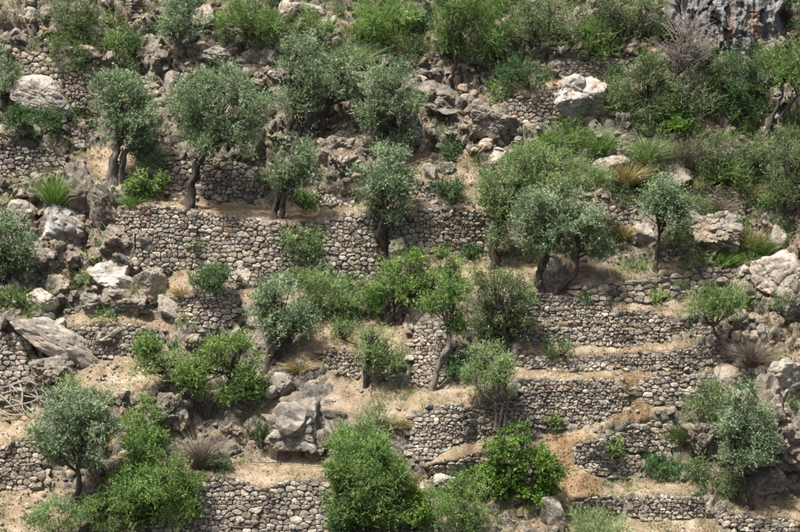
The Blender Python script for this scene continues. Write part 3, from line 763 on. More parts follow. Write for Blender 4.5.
# style: leaf length m, half width m, leaves per twig, twig length m, upward pull, droop/spread, clump radius px
STYLE = {
 'olive': dict(L=.085, W=.0125, per=12, tw=.28, up=.75, spread=.6, cl=8.0, dens=5.4),
 'carob': dict(L=.075, W=.0150, per=11, tw=.26, up=.8, spread=.6, cl=8.0, dens=5.2),
 'vivid': dict(L=.085, W=.022, per=10, tw=.18, up=.35, spread=.85, cl=8.5, dens=4.6),
 'fresh': dict(L=.085, W=.0135, per=12, tw=.30, up=.9, spread=.5, cl=8.0, dens=5.4),
 'dark': dict(L=.07, W=.014, per=11, tw=.20, up=.6, spread=.7, cl=6.5, dens=5.4),
 'scrub': dict(L=.08, W=.011, per=12, tw=.30, up=.9, spread=.5, cl=8.0, dens=4.8),
 'dusty': dict(L=.08, W=.012, per=12, tw=.30, up=.85, spread=.5, cl=8.0, dens=5.2),
 'feather': dict(L=.15, W=.0085, per=12, tw=.36, up=.8, spread=.32, cl=9.0, dens=4.4),
}
def leaves(lobes, style, r, m, dens=1.0, hollow=.5, holes=-.08, shrink=.97):
    """lobes: list of (centre xyz, radii xyz in m). Returns verts, quads, tone and clump centres."""
    S = STYLE[style]
    extra = []
    for c, rd in lobes:                     # uneven outline: stray limbs of foliage round every lobe
        for _ in range(3):
            d = unit(r.normal(size=3) * np.array([1, .8, 1])); d[2] = max(d[2], -.12); q = r.uniform(.2, .42)
            extra.append((c + d * np.asarray(rd) * r.uniform(.72, 1.0), tuple(np.asarray(rd) * q)))
    lobes = [(c, tuple(np.asarray(rd) * shrink)) for c, rd in lobes] + extra
    hs = r.uniform(0, 50)
    CT, CR, CB, LD, CH = [], [], [], [], []
    for li, (c, rd) in enumerate(lobes):
        area_px = math.pi * rd[0] * rd[2] / m ** 2
        ncl = max(4, int(area_px / 30))
        d = unit(r.normal(size=(ncl, 3))); rho = (r.uniform(hollow ** 3, 1, ncl)) ** (1 / 3)
        bump = 1.04 + .42 * fbm(d * 2.3 + li * 3.1 + c, 3, 13)
        pc = c + d * np.asarray(rd) * (rho * bump * (1 - .45 * S['cl'] * m / max(rd[0], .2)))[:, None]
        rc = S['cl'] * m * r.uniform(.6, 1.25, ncl)
        nl = np.maximum(20, (area_px * S['dens'] * dens / ncl * (rc / (S['cl'] * m)) ** 2)).astype(int)
        ok = fbm(pc / .52 + hs, 2, 23) > holes
        if ok.sum() < 3: ok[:] = True
        pc, rc, nl, d = pc[ok], rc[ok], (nl[ok] * 1.2).astype(int), d[ok]; ncl = len(pc)
        CT.append(pc); CR.append(rc); CB.append(nl); LD.append(d * np.array([1, 1, .8])); CH.append(np.clip(.5 + r.normal(size=ncl) * .22, 0, 1))
    CT, CR, CB, LD, CH = map(np.concatenate, (CT, CR, CB, LD, CH))
    nt_ = np.maximum(2, CB // S['per'])
    ci = np.repeat(np.arange(len(CT)), nt_); n = len(ci)
    td = unit(r.normal(size=(n, 3)) * .8 + LD[ci] * .55 + np.array([0, 0, S['up']]))
    t0 = CT[ci] + unit(r.normal(size=(n, 3))) * (CR[ci] * r.uniform(.35, 1.0, n))[:, None] * np.array([1, 1, .85])
    tl = S['tw'] * r.uniform(.6, 1.25, n) * np.where(r.random(n) < .16, r.uniform(1.5, 2.6, n), 1.0); tt = np.clip(CH[ci] + r.normal(size=n) * .12, 0, 1)
    k = S['per']; li = np.repeat(np.arange(n), k); f = np.tile(np.linspace(.05, 1, k), n) + r.uniform(-.04, .04, n * k)
    p = t0[li] + td[li] * (tl[li] * f)[:, None] - np.array([0, 0, .10]) * (tl[li] * f * f)[:, None]
    side = unit(np.cross(td[li], unit(r.normal(size=(n * k, 3)))))
    ld = unit(td[li] * (1.1 - S['spread']) + side * S['spread'] + r.normal(size=(n * k, 3)) * .15)
    ln = S['L'] * r.uniform(.65, 1.25, n * k); wd = S['W'] * 1.15 * r.uniform(.75, 1.25, n * k)
    wv = unit(np.cross(ld, r.normal(size=(n * k, 3))))
    a = p + wv * wd[:, None] + ld * (ln * .2)[:, None]; b = p - wv * wd[:, None]; c_ = p + ld * ln[:, None]
    V = np.stack([a, b, c_], 1).reshape(-1, 3)
    Q = np.arange(len(V)).reshape(-1, 3)
    tone = np.clip(tt[li] + r.normal(size=n * k) * .11 + .12 * (f - .5), 0, 1)
    return V, Q, np.repeat(tone, 3), CT

def blades(c, rd, n, r, lean=.5, wid=.012, curve=.3, lobes_up=1.0):
    """a tuft of upright blades filling a half ellipsoid of radii rd over c (its foot)"""
    a = r.uniform(0, 2 * np.pi, n); q = np.sqrt(r.random(n))
    b0 = c + np.stack([np.cos(a) * q * rd[0] * .55, np.sin(a) * q * rd[1] * .55, 0 * a], -1)
    out = np.stack([np.cos(a) * q, np.sin(a) * q, 0 * a], -1)
    h = rd[2] * r.uniform(.45, 1.1, n) * np.sqrt(np.maximum(0.1, 1 - .6 * q ** 2))
    jit = r.normal(size=(n, 3)) * .27; jit[:, 2] = 0
    mid = b0 + out * np.asarray(rd) * (lean * .35) + jit * h[:, None] + np.array([0, 0, .62]) * h[:, None]
    tip = b0 + out * np.asarray(rd) * lean * (1 + curve) + jit * 2 * h[:, None] + np.array([0, 0, 1.]) * (h * (1 - curve * .25 * q))[:, None]
    wv = unit(np.cross(tip - b0, r.normal(size=(n, 3)))) * (wid * r.uniform(.6, 1.3, n))[:, None]
    V = np.stack([b0 - wv, b0 + wv, mid + wv * .8, mid - wv * .8, tip], 1).reshape(-1, 3)
    o = np.arange(n)[:, None] * 5
    Q = o + np.array([0, 1, 2, 3]); T = o + np.array([3, 2, 4])
    tone = np.clip(.45 + r.normal(size=n) * .28, 0, 1)
    return V, Q, T, np.repeat(tone, 5)

def px3(u, v, y): return pix(u, v, y)
TREE_N = [0]
def build_tree(name, label, cat, group, style, base, trunks, lobes, mat=None, bark=None, dens=.92, dy=.22, hollow=.5):
    """base (u,v) on the ground; trunks: polylines of (u,v,radius px); lobes: (u,v,ru,rv[,depth shift in px])"""
    TREE_N[0] += 1; r = np.random.default_rng(1000 + TREE_N[0] * 13)
    g = ground(*base); y0 = g[1] + dy; m = mpp(y0); g = pix(base[0], base[1], y0)
    root = link(name, None, loc=g); tag(root, label, cat, group)
    LB = []
    for lb in lobes:
        u, v, ru, rv = lb[:4]; v -= 3.0; rv *= .94; sh = lb[4] if len(lb) > 4 else r.uniform(-.25, .25) * ru
        LB.append((px3(u, v, y0 + sh * m) - g, (ru * m, (ru * .55 + rv * .35) * m, rv * m)))
    V, Q, tone, CT = leaves(LB, style, r, m, dens, hollow)
    link("crown", mesh_np("crown", V, Q, mat or LEAF.get(style, LEAF['carob']), tone), root)
    tb = Tubes(); br = Tubes(); ends = []
    for tr in trunks:
        P = np.array([px3(u, v, y0) - g for u, v, _ in tr]); rad = np.array([q for *_, q in tr]) * m
        P[1:, 1] += r.normal(size=len(P) - 1) * .06
        nn = max(8, len(P) * 5); s = np.linspace(0, len(P) - 1, nn)
        sm = np.stack([np.interp(s, np.arange(len(P)), P[:, k]) for k in range(3)], -1)
        for _ in range(2): sm[1:-1] = (sm[:-2] + 2 * sm[1:-1] + sm[2:]) / 4
        wob = r.normal(size=(nn, 3)); wob = (wob + np.roll(wob, 1, 0) + np.roll(wob, 2, 0)) / 1.7; wob[0] = 0
        sm += wob * rad.mean() * .2 * np.array([1, .6, .3])
        rr = np.interp(s, np.arange(len(P)), rad); rr *= 1 + .4 * np.exp(-np.arange(nn) / (nn * .16)) + .16 * fbm(np.stack([np.arange(nn) * .35, np.full(nn, r.uniform(0, 90)), np.zeros(nn)], -1), 2, 3)
        sm[0] -= np.array([0, 0, .1])
        tb.add(sm, rr, 10, .22, r.uniform(0, 6)); ends.append((sm[-1], rr[-1]))
    for c, rd in LB:
        e, er = min(ends, key=lambda q: np.linalg.norm(q[0] - c))
        midp = (e + c) / 2 + r.normal(size=3) * .18 * np.linalg.norm(c - e)
        pts = bez(e, midp, c + np.array([0, 0, rd[2] * .25]), 8); br.add(pts, np.linspace(max(er * .8, .03), .015, 8), 6, .1, r.uniform(0, 6))
        near = CT[np.linalg.norm((CT - c) / np.asarray(rd), axis=1) < 1.15]
        for q in near[r.permutation(len(near))[:min(len(near), 17)]]:
            st = pts[int(r.integers(2, 7))]
            br.add(bez(st, (st + q) / 2 + np.array([0, 0, -.08]), q, 5), np.linspace(.022, .006, 5), 4, 0, 0)
    tk = link("trunk", tb.mesh("trunk", bark or M_BARK), root)
    link("branches", br.mesh("branches", bark or M_BARK), tk)
    return root

OG = "olive trees on the terraces"
TREES = [
 ("olive_tree", "broad olive with a thick pale grey trunk beside the dirt path at upper left", 'olive', (112,187), [[(112,187,5.5),(113,170,5),(116,152,4.2),(119,140,3.2)],[(120,186,3.4),(122,168,3),(124,150,2.2)]], [(127,106,34,34),(110,120,20,26),(143,122,22,26),(128,140,26,16),(148,148,15,13),(118,88,16,18)], M_PALEBARK),
 ("olive_tree", "largest round olive with a dark leaning trunk on the edge of the long wall", 'olive', (188,209), [[(188,209,5.5),(189,194,4.4),(194,176,4),(201,158,3.6),(206,146,3)]], [(217,108,44,40),(188,104,22,30),(250,112,22,30),(222,142,40,24),(196,132,24,22),(238,138,24,22),(222,84,26,18)], None),
 ("olive_tree", "small olive with a forked dark trunk on the tan upper terrace", 'olive', (276,221), [[(272,221,4),(276,206,3.2),(282,192,2.8),(287,182,2)],[(282,220,3),(282,206,2.6),(284,192,2.2)]], [(293,164,24,25),(280,178,14,14),(309,178,14,16),(297,148,16,13),(293,190,18,8)], None),
 ("olive_tree", "olive with a bare sinuous trunk standing before the bastion", 'olive', (386,264), [[(386,264,3.6),(384,250,3.2),(379,236,3),(382,222,2.8),(384,208,2.2)]], [(384,180,26,24),(370,192,16,17),(402,190,14,20),(389,158,18,13),(380,212,15,14),(396,214,14,18),(408,178,8,10)], None),
 ("olive_tree", "leaning olive with a split dark trunk above the big outcrop", 'olive', (268,374), [[(266,374,4.4),(271,357,3.6),(276,340,3),(279,328,2.4)],[(270,370,2.6),(279,352,2.2),(284,338,1.6)]], [(281,306,30,24),(262,312,17,22),(300,318,15,18),(284,328,26,14),(276,290,18,13),(303,330,10,9)], None),
 ("olive_tree", "tall olive with dense pale crown at upper centre left", 'olive', (291,139), [[(286,139,4),(290,126,3.4),(296,112,2.6)],[(300,134,2),(301,118,1.8)]], [(301,72,26,28),(290,92,20,24),(315,88,18,26),(302,50,18,16),(298,108,22,14)], None),
 ("olive_tree", "slim olive with a dark upright trunk between two broader upper olives", 'olive', (321,140), [[(321,140,3),(323,122,2.6),(327,106,2)]], [(342,80,22,22),(334,96,18,18),(350,94,14,18),(346,64,14,12)], None),
 ("olive_tree", "broad olive hiding its trunk on the rocks left of the dark slab", 'olive', (391,158), [[(391,158,3.4),(390,140,3)]], [(392,100,28,30),(376,112,18,26),(408,116,16,26),(394,130,26,20),(388,76,22,16),(402,146,16,10)], None),
 ("feathery_tree", "feathery light green tree over the dark twisted trunk at right of centre", 'dusty', (494,270), [[(494,270,4.4),(495,252,4),(496,236,3.6),(499,220,2.8)]], [(520,178,28,24),(500,186,22,26),(548,184,32,24),(582,186,30,16),(512,208,26,20),(530,160,30,12),(566,168,24,14),(497,214,16,18),(500,238,16,18),(484,200,10,20)], None),
 ("olive_tree", "wide grey-green olive with a leaning bare trunk above the terrace wall", 'olive', (540,291), [[(538,291,4.6),(539,278,4),(543,264,3.4),(548,252,2.4)],[(556,292,2),(566,283,2.4),(577,272,2.2),(577,258,1.6)]], [(560,228,24,24),(530,216,18,26),(545,246,24,16),(578,244,24,18),(590,226,22,22),(560,206,26,16),(600,254,14,12),(526,240,14,16)], None),
 ("olive_tree", "small round-crowned olive with one straight trunk on the right rubble terrace", 'olive', (656,274), [[(656,274,2.8),(657,260,2.4),(658,246,2.2),(660,234,1.8)]], [(665,202,22,18),(654,210,14,18),(678,212,12,18),(666,222,20,14),(662,190,14,9)], None),
 ("spreading_tree", "bright green spreading tree with crooked low trunks at the centre", 'fresh', (392,328), [[(390,328,4),(391,318,3.4),(394,306,2.6)],[(398,328,3.4),(402,320,2.8),(400,308,2)],[(404,330,2),(412,325,1.8),(419,316,1.4)]], [(412,272,30,18),(395,284,20,20),(436,276,22,20),(420,294,30,18),(454,288,16,22),(430,262,24,9)], None),
 ("olive_tree", "green olive on a twisted grey trunk before the bright narrow wall", 'carob', (432,392), [[(432,392,4),(436,376,3.6),(442,360,3.4),(449,344,2.6),(448,330,2)]], [(446,312,20,22),(458,328,11,20),(436,306,16,16),(454,296,14,16)], M_PALEBARK),
 ("olive_tree", "dark dense olive on a short trunk over the low right terraces", 'scrub', (506,362), [[(506,362,3.2),(506,348,2.8),(505,336,2.2)]], [(500,296,30,22),(482,308,16,26),(518,310,16,26),(502,322,28,20),(494,280,22,12),(524,334,12,14),(484,334,12,14)], None),
 ("olive_tree", "pale young olive with a straight short trunk on the bare slope", 'dusty', (366,391), [[(366,391,3),(366,376,2.6),(367,364,2.2)]], [(378,346,18,16),(370,356,14,14),(392,356,16,16),(384,368,18,12),(376,336,12,8)], None),
 ("dusty_tree", "dusty pale-green tree with several thin stems beside the pale crumbling wall", 'dusty', (497,428), [[(496,428,1.6),(497,414,1.5),(495,402,1.4)],[(500,428,1.4),(501,414,1.3),(503,402,1.1)],[(504,427,1.2),(506,412,1),(509,400,.8)]], [(489,372,24,20),(474,382,15,16),(504,380,15,18),(486,356,18,10)], M_PALEBARK),
 ("pine_tree", "small flat-topped green pine on a thin bent stem on the right slope", 'feather', (728,352), [[(728,352,1.6),(722,344,1.4),(716,334,1.2),(712,326,1)]], [(722,309,28,11),(704,316,15,9),(738,308,16,9),(718,300,18,7)], None),
 ("olive_tree", "tall olive with a slender curved trunk against the outcrop at lower right", 'olive', (751,512), [[(751,512,2.8),(750,498,2.6),(746,486,2.4),(743,474,2)]], [(746,414,26,24),(732,430,18,24),(764,432,16,24),(748,448,28,22),(742,396,16,12),(736,462,18,12),(766,454,12,12)], None),
 ("olive_tree", "dark grey-green olive with a thin dark trunk at lower left", 'olive', (75,512), [[(74,512,3.4),(78,500,2.8),(80,486,2.6),(79,472,2)]], [(78,424,34,28),(54,434,22,28),(98,430,20,30),(72,456,34,18),(66,404,24,14),(94,402,18,14),(44,446,14,16)], None),
 ("olive_tree", "olive cut off by the left edge above the bare earth", 'olive', (-8,292), [[(-8,292,3.6),(-6,276,3),(-2,262,2.2)]], [(10,244,26,26),(0,226,20,18),(22,254,14,18),(8,266,26,12),(-20,246,20,26)], None),
 ("feathery_tree", "tall feathery green tree on a dark forked trunk at the top centre", 'feather', (452,90), [[(450,90,2.4),(453,74,2.2),(456,58,1.8)],[(458,90,1.8),(463,76,1.5),(467,66,1.2)]], [(468,20,32,24),(450,34,20,24),(488,38,18,26),(462,4,28,14),(478,56,18,10)], None),
 ("round_tree", "dark green round tree on the rocks at top left", 'feather', (251,56), [[(251,56,2.2),(251,46,2)]], [(250,18,26,20),(238,28,18,20),(264,28,18,20),(252,4,24,12),(250,40,16,10)], None),
 ("grey_olive_tree", "thin grey olive over a pale stem at top left", 'olive', (177,70), [[(177,70,2.2),(176,58,1.8),(178,46,1.5)]], [(180,18,18,18),(168,30,15,13),(190,32,14,13),(178,40,18,8),(186,4,16,10)], M_PALEBARK),
 ("scrub_tree", "grey-green scrubby tree leaning at the top, right of the feathery tree", 'scrub', (545,64), [[(545,64,2.4),(544,52,2),(538,42,1.6)],[(545,60,1.4),(558,44,1.2),(572,38,.9)]], [(532,28,24,20),(556,36,24,20),(580,34,20,20),(548,12,26,12),(518,44,14,14)], None),
 ("scrub_tree", "yellowish green scrub tree at the top beside the cliff", 'scrub', (628,62), [[(628,62,2),(630,46,1.6)]], [(632,18,30,20),(610,34,20,18),(652,36,20,18),(632,46,26,12),(604,10,20,12),(650,8,20,12)], None),
 ("tamarisk_tree", "upright feathery grey-green tree left of the bare tree", 'feather', (648,134), [[(648,134,1.8),(648,118,1.6)]], [(648,84,20,24),(638,104,22,24),(660,104,14,22),(646,124,22,12),(652,66,13,12)], LEAF['scrub']),
 ("scrub_tree", "dark scrub tree below the cliff at right", 'scrub', (742,130), [[(742,130,2),(742,112,1.6)]], [(738,84,26,26),(722,100,18,24),(756,98,16,24),(740,114,28,16),(748,62,18,16)], LEAF['dark']),
 ("pine_tree", "light green pine with bare forking trunk at the right edge under the cliff", 'feather', (768,128), [[(768,128,2),(774,114,1.8),(780,100,1.4),(784,92,1)],[(778,120,1.3),(790,104,1.2),(798,96,1)]], [(786,70,24,18),(774,80,14,16),(800,78,20,20),(790,56,20,10)], LEAF['carob']),
 ("scrub_tree", "thin dark scrub tree with bare stems at the right edge", 'scrub', (786,236), [[(784,236,1.4),(784,214,1.2),(786,196,1)],[(796,236,1.2),(794,212,1)]], [(786,176,20,20),(800,192,18,26),(778,196,14,18),(790,158,20,12),(806,160,14,18)], LEAF['scrub']),
 ("spreading_tree", "wide bright green spreading tree with two limbs over the hollow brown outcrop", 'fresh', (204,424), [[(204,424,3),(200,408,2.6),(188,396,2.2),(176,386,1.6)],[(206,424,2.4),(212,406,2.2),(222,392,1.8),(230,380,1.3)]], [(160,358,24,20),(150,346,14,12),(172,378,22,16),(146,374,14,14),(226,352,20,18),(246,372,22,18),(216,378,22,16),(254,390,16,12),(232,394,22,12),(196,392,18,11),(196,370,18,16),(188,384,16,12),(240,346,10,12)], None),
 ("glossy_tree", "glossy vivid green spreading tree at bottom centre", 'vivid', (512,500), [[(512,500,2.4),(511,486,2),(514,473,1.8),(520,466,1.4)],[(512,494,1.8),(524,480,1.4),(532,474,1.2)]], [(519,440,18,13),(500,452,16,15),(536,462,20,14),(548,474,16,14),(552,488,13,12),(490,478,18,12),(506,496,18,14),(530,500,22,16),(520,520,26,16),(496,470,10,8),(518,462,14,11),(514,480,14,10),(478,496,16,13),(470,514,16,14)], None),
]
for nm, lab, st, base, tr, lb, bk in TREES:
    cm = bk if (bk is not None and bk not in (M_PALEBARK,)) else None
    build_tree(nm, lab, "tree", OG if nm == "olive_tree" else "other trees on the hillside", st, base, tr, lb, mat=cm or (LEAF['carob'] if st == 'feather' else None), bark=M_PALEBARK if bk is M_PALEBARK else None, dy=-.3 if nm in ("dusty_tree", "pine_tree") else .22)

# bushes: (name, label, style, u, v, ru, rv, material or None, extra lobes)
BUSH = [
 ("fern_patch", "lush green fern patch under the bastion", 'feather', 368, 302, 24, 14, LEAF['fern'], [(356,308,16,10),(380,296,14,10)]),
 ("fern_patch", "lush green fern patch on the ledge behind the bright spreading tree", 'feather', 352, 286, 16, 8, LEAF['fern'], []),
 ("bush", "low dark green shrub spreading over the left edge above the rounded-stone wall", 'dark', 36, 122, 26, 14, None, [(18,124,18,10)]),
 ("bush", "low fresh green shrub right of the dark one on the left bank", 'fresh', 60, 118, 22, 10, LEAF['dark'], []),
 ("bush", "leafy green bush behind the trunk of the largest olive", 'vivid', 146, 182, 17, 13, LEAF['carob'], [(134,188,14,9)]),
 ("bush", "grey-green low olive sprouts between the two big left olives", 'olive', 150, 160, 14, 16, None, []),
 ("bush", "dark round bush crowning the stone bastion", 'dark', 212, 277, 18, 12, None, [(203,273,8,7),(221,279,10,8)]),
 ("bush", "small dark round bush at the foot of the bastion left of the sinuous-trunk olive", 'dark', 327, 275, 9, 6, None, []),
 ("bush", "light green feathery shrub right of the leaning olive", 'feather', 325, 297, 24, 20, LEAF['dusty'], [(310,284,18,14),(336,304,16,14)]),
 ("bush", "dark oval bush on the long low wall of the right terraces", 'dark', 561, 347, 16, 10, None, []),
 ("bush", "round green bush on the upper terrace near the earth gully", 'dark', 449, 188, 14, 11, LEAF['dark'], [(440,190,8,7)]),
 ("bush", "low leafy green plant behind the forked-trunk olive", 'vivid', 306, 200, 17, 8, LEAF['fresh'], []),
 ("bush", "small green bush at the foot of the triangular wall", 'dark', 557, 422, 8, 7, LEAF['fresh'], []),
 ("bush", "green tuft growing from the stepped passage wall", 'fresh', 612, 451, 9, 9, LEAF['carob'], []),
 ("bush", "low dark green shrub sprawling below the earth ramp walls", 'dark', 660, 466, 18, 10, LEAF['dark'], [(684,476,24,13),(700,484,16,9)]),
 ("bush", "grassy grey-green shrub at the bottom edge right of the grey pointed boulder", 'feather', 598, 528, 34, 14, LEAF['dusty'], []),
 ("bush", "yellow-green bush right of the dark olive at lower left", 'fresh', 142, 424, 22, 22, None, [(150,440,18,14)]),
 ("bush", "largest yellow-green bush at the bottom left", 'fresh', 160, 482, 34, 34, None, [(144,466,22,18),(184,496,24,26),(166,514,36,20),(142,446,16,14),(130,484,18,18)]),
 ("bush", "grey-green bush at the bottom edge before the yellow-green one", 'dusty', 112, 512, 30, 24, LEAF['carob'], [(128,500,18,16)]),
 ("bush", "pale grey-green bush at the bottom edge beneath the lower left olive", 'dusty', 58, 520, 26, 20, None, []),
 ("bush", "tall dark green bush at the bottom right of the grey wall", 'fresh', 362, 486, 34, 44, LEAF['carob'], [(346,470,20,26),(382,500,24,34),(352,516,30,24),(372,454,18,20),(394,480,14,22)]),
 ("bush", "dark shadowy shrub at the foot of the tall bush by the grey wall", 'dark', 344, 504, 24, 24, LEAF['dark'], [(352,524,22,14)]),
 ("bush", "grey-green shrub at the right foot of the tall bush", 'scrub', 388, 510, 18, 20, LEAF['scrub'], []),
 ("tamarisk_bush", "tall upright feathery shrub right of the bare tree", 'feather', 714, 92, 14, 26, LEAF['scrub'], [(720,74,10,14)]),
 ("tamarisk_bush", "upright blue-green feathery shrub under the scrubby top tree", 'feather', 596, 44, 16, 20, LEAF['carob'], [(606,32,10,12)]),
 ("bush", "yellow-tipped light shrub top above the tall dark bush", 'feather', 352, 444, 20, 16, LEAF['fresh'], [(364,450,18,18)]),
 ("bush", "grey-green feathery shrub behind the yellow-tipped shrub", 'feather', 376, 422, 17, 18, LEAF['dusty'], []),
 ("bush", "vivid green low bush at the bottom centre", 'vivid', 414, 512, 22, 20, None, []),
 ("bush", "brownish green bush between the vivid bush and the glossy tree", 'scrub', 466, 506, 32, 30, LEAF['carob'], [(450,496,18,18)]),
 ("bush", "vivid green rounded bush in the scrub under the bare tree", 'vivid', 674, 122, 18, 13, None, [(682,126,10,8),(668,114,9,8)]),
 ("bush", "yellow-flecked dark bush at the foot of the feathery top tree", 'dark', 501, 90, 13, 13, LEAF['carob'], []),
 ("bush", "blue-green spreading bush left of the bleached boulder's wall", 'feather', 528, 74, 22, 18, LEAF['dark'], []),
 ("bush", "feathery shrub on the slope at top left", 'feather', 72, 18, 20, 20, LEAF['scrub'], []),
 ("bush", "small light green sapling at upper left behind the forked grey olive", 'fresh', 112, 46, 10, 14, LEAF['dusty'], []),
 ("bush", "dark shrub right of the small light green sapling", 'dark', 128, 42, 10, 13, LEAF['dark'], []),
 ("bush", "green shrub hugging the tumbled wall at upper left", 'feather', 66, 56, 18, 13, LEAF['scrub'], [(80,66,10,9)]),
 ("bush", "olive bush cut by the left edge at the height of the pale slab", 'olive', 6, 74, 14, 24, None, []),
 ("bush", "loose yellow-green broom at top centre", 'feather', 385, 22, 30, 24, LEAF['fresh'], [(372,44,22,18)]),
 ("bush", "dark green shrub left of the feathery top tree", 'dark', 420, 20, 13, 12, LEAF['dark'], []),
 ("bush", "feathery green shrub above the tall upper olive", 'feather', 312, 30, 18, 14, LEAF['carob'], []),
 ("bush", "grassy green shrub under the dark slab's crack", 'dark', 452, 152, 13, 9, LEAF['dark'], []),
 ("bush", "dark bush standing before the dry-stone wall beside the bleached boulder", 'dark', 616, 76, 10, 9, LEAF['dark'], []),
 ("bush", "wide grassy green shrub left of the yellow grass at upper right", 'feather', 566, 140, 26, 14, LEAF['carob'], [(590,148,18,10)]),
 ("bush", "dark shrub below the bare tree", 'scrub', 690, 104, 26, 22, LEAF['scrub'], []),
 ("bush", "olive-green scrub bush in the thicket under the cliff", 'scrub', 724, 158, 28, 26, LEAF['scrub'], [(736,174,20,16)]),
 ("bush", "dark bush in the right thicket below the dark scrub tree", 'dark', 764, 152, 24, 20, LEAF['scrub'], []),
 ("bush", "bright grassy bush behind the neat coursed wall", 'feather', 724, 176, 22, 12, LEAF['fresh'], []),
 ("bush", "light green bush right of the neat coursed wall", 'fresh', 766, 198, 16, 14, LEAF['carob'], []),
 ("bush", "low green bush between the cliff foot and the bare tree", 'scrub', 706, 70, 20, 20, LEAF['scrub'], []),
 ("bush", "dark shrubs at the top right corner beside the cliff", 'dark', 790, 12, 24, 16, LEAF['dark'], []),
 ("bush", "grey-green bush hiding the foot of the cliff", 'scrub', 734, 64, 16, 12, LEAF['dusty'], [(722,60,12,10)]),
 ("bush", "small pale scrub bush at the left corner of the cliff", 'scrub', 676, 40, 14, 18, LEAF['scrub'], []),
 ("bush", "scrubby bush right of the cliff's orange stain", 'scrub', 762, 58, 16, 12, LEAF['scrub'], []),
 ("bush", "grey scrub covering the outcrop left of the lower right olive", 'scrub', 712, 404, 26, 22, LEAF['scrub'], [(704,420,18,16)]),
 ("bush", "grey-green scrub behind the lower right olive's crown", 'olive', 776, 404, 16, 22, LEAF['scrub'], []),
 ("bush", "low green plant at the left edge beside the white pointed rock", 'dark', 8, 298, 10, 9, LEAF['fresh'], []),
 ("bush", "small green shrub on the outcrop's left flank", 'feather', 262, 436, 10, 13, LEAF['dark'], []),
 ("bush", "round dark bush above the tall grey bottom wall", 'dark', 220, 463, 12, 9, LEAF['dark'], []),
 ("bush", "pale sprig below the great tilted slab", 'dusty', 68, 384, 9, 8, None, []),
 ("bush", "grey-green olive shoots hanging over the long wall's right end", 'olive', 302, 240, 20, 16, LEAF['dusty'], [(316,252,14,12)]),
 ("bush", "dark fern-like bush in the hollow behind the twisted grey trunk", 'dark', 458, 368, 12, 12, LEAF['dark'], []),
 ("bush", "light green low plant on the right rubble terrace", 'fresh', 654, 299, 8, 5, LEAF['fresh'], []),
 ("bush", "low grey-green cushion before the largest pale boulder", 'scrub', 772, 302, 20, 8, LEAF['scrub'], []),
 ("bush", "small bush at the foot of the wide olive above the terrace wall", 'dark', 586, 297, 7, 5, LEAF['dark'], []),
 ("bush", "sprouting green bush left of the twisted-trunk tree's foot", 'carob', 470, 254, 10, 6, LEAF['dark'], []),
 ("bush", "low pale green bush on the bare slope above the stub of low wall", 'dusty', 342, 330, 14, 9, LEAF['dusty'], []),
]
for nm, lab, st, u, v, ru, rv, mt, ex in BUSH:
    TREE_N[0] += 1; r = np.random.default_rng(5000 + TREE_N[0] * 11)
    g = ground(u, v + rv * .8); y0 = g[1] - ru * .25 * mpp(g[1]); m = mpp(y0)
    root = link(nm, None, loc=g); tag(root, lab, "ferns" if nm == "fern_patch" else "bush", "bushes and shrubs")
    LB = []
    for (a, b, c, d) in [(u, v, ru * 1.1, rv * 1.08)] + ex:
        LB.append((pix(a, b, y0 + r.uniform(-.2, .2) * c * m) - g, (c * m, (c * .5 + d * .4) * m, d * m)))
    V, Q, tone, CT = leaves(LB, st, r, m, 1.0, .4, -.10, 1.0)
    link("foliage", mesh_np("foliage", V, Q, mt or LEAF[st], tone), root)
    tb = Tubes()
    for q in CT[r.permutation(len(CT))[:min(18, len(CT))]]:
        s0 = np.array([r.normal() * .08, r.normal() * .08, -.05]); tb.add(bez(s0, (s0 + q) / 2 + r.normal(size=3) * .06, q, 5), np.linspace(.02, .006, 5), 4, 0, 0)
    link("stem", tb.mesh("stem", M_BARK), root)

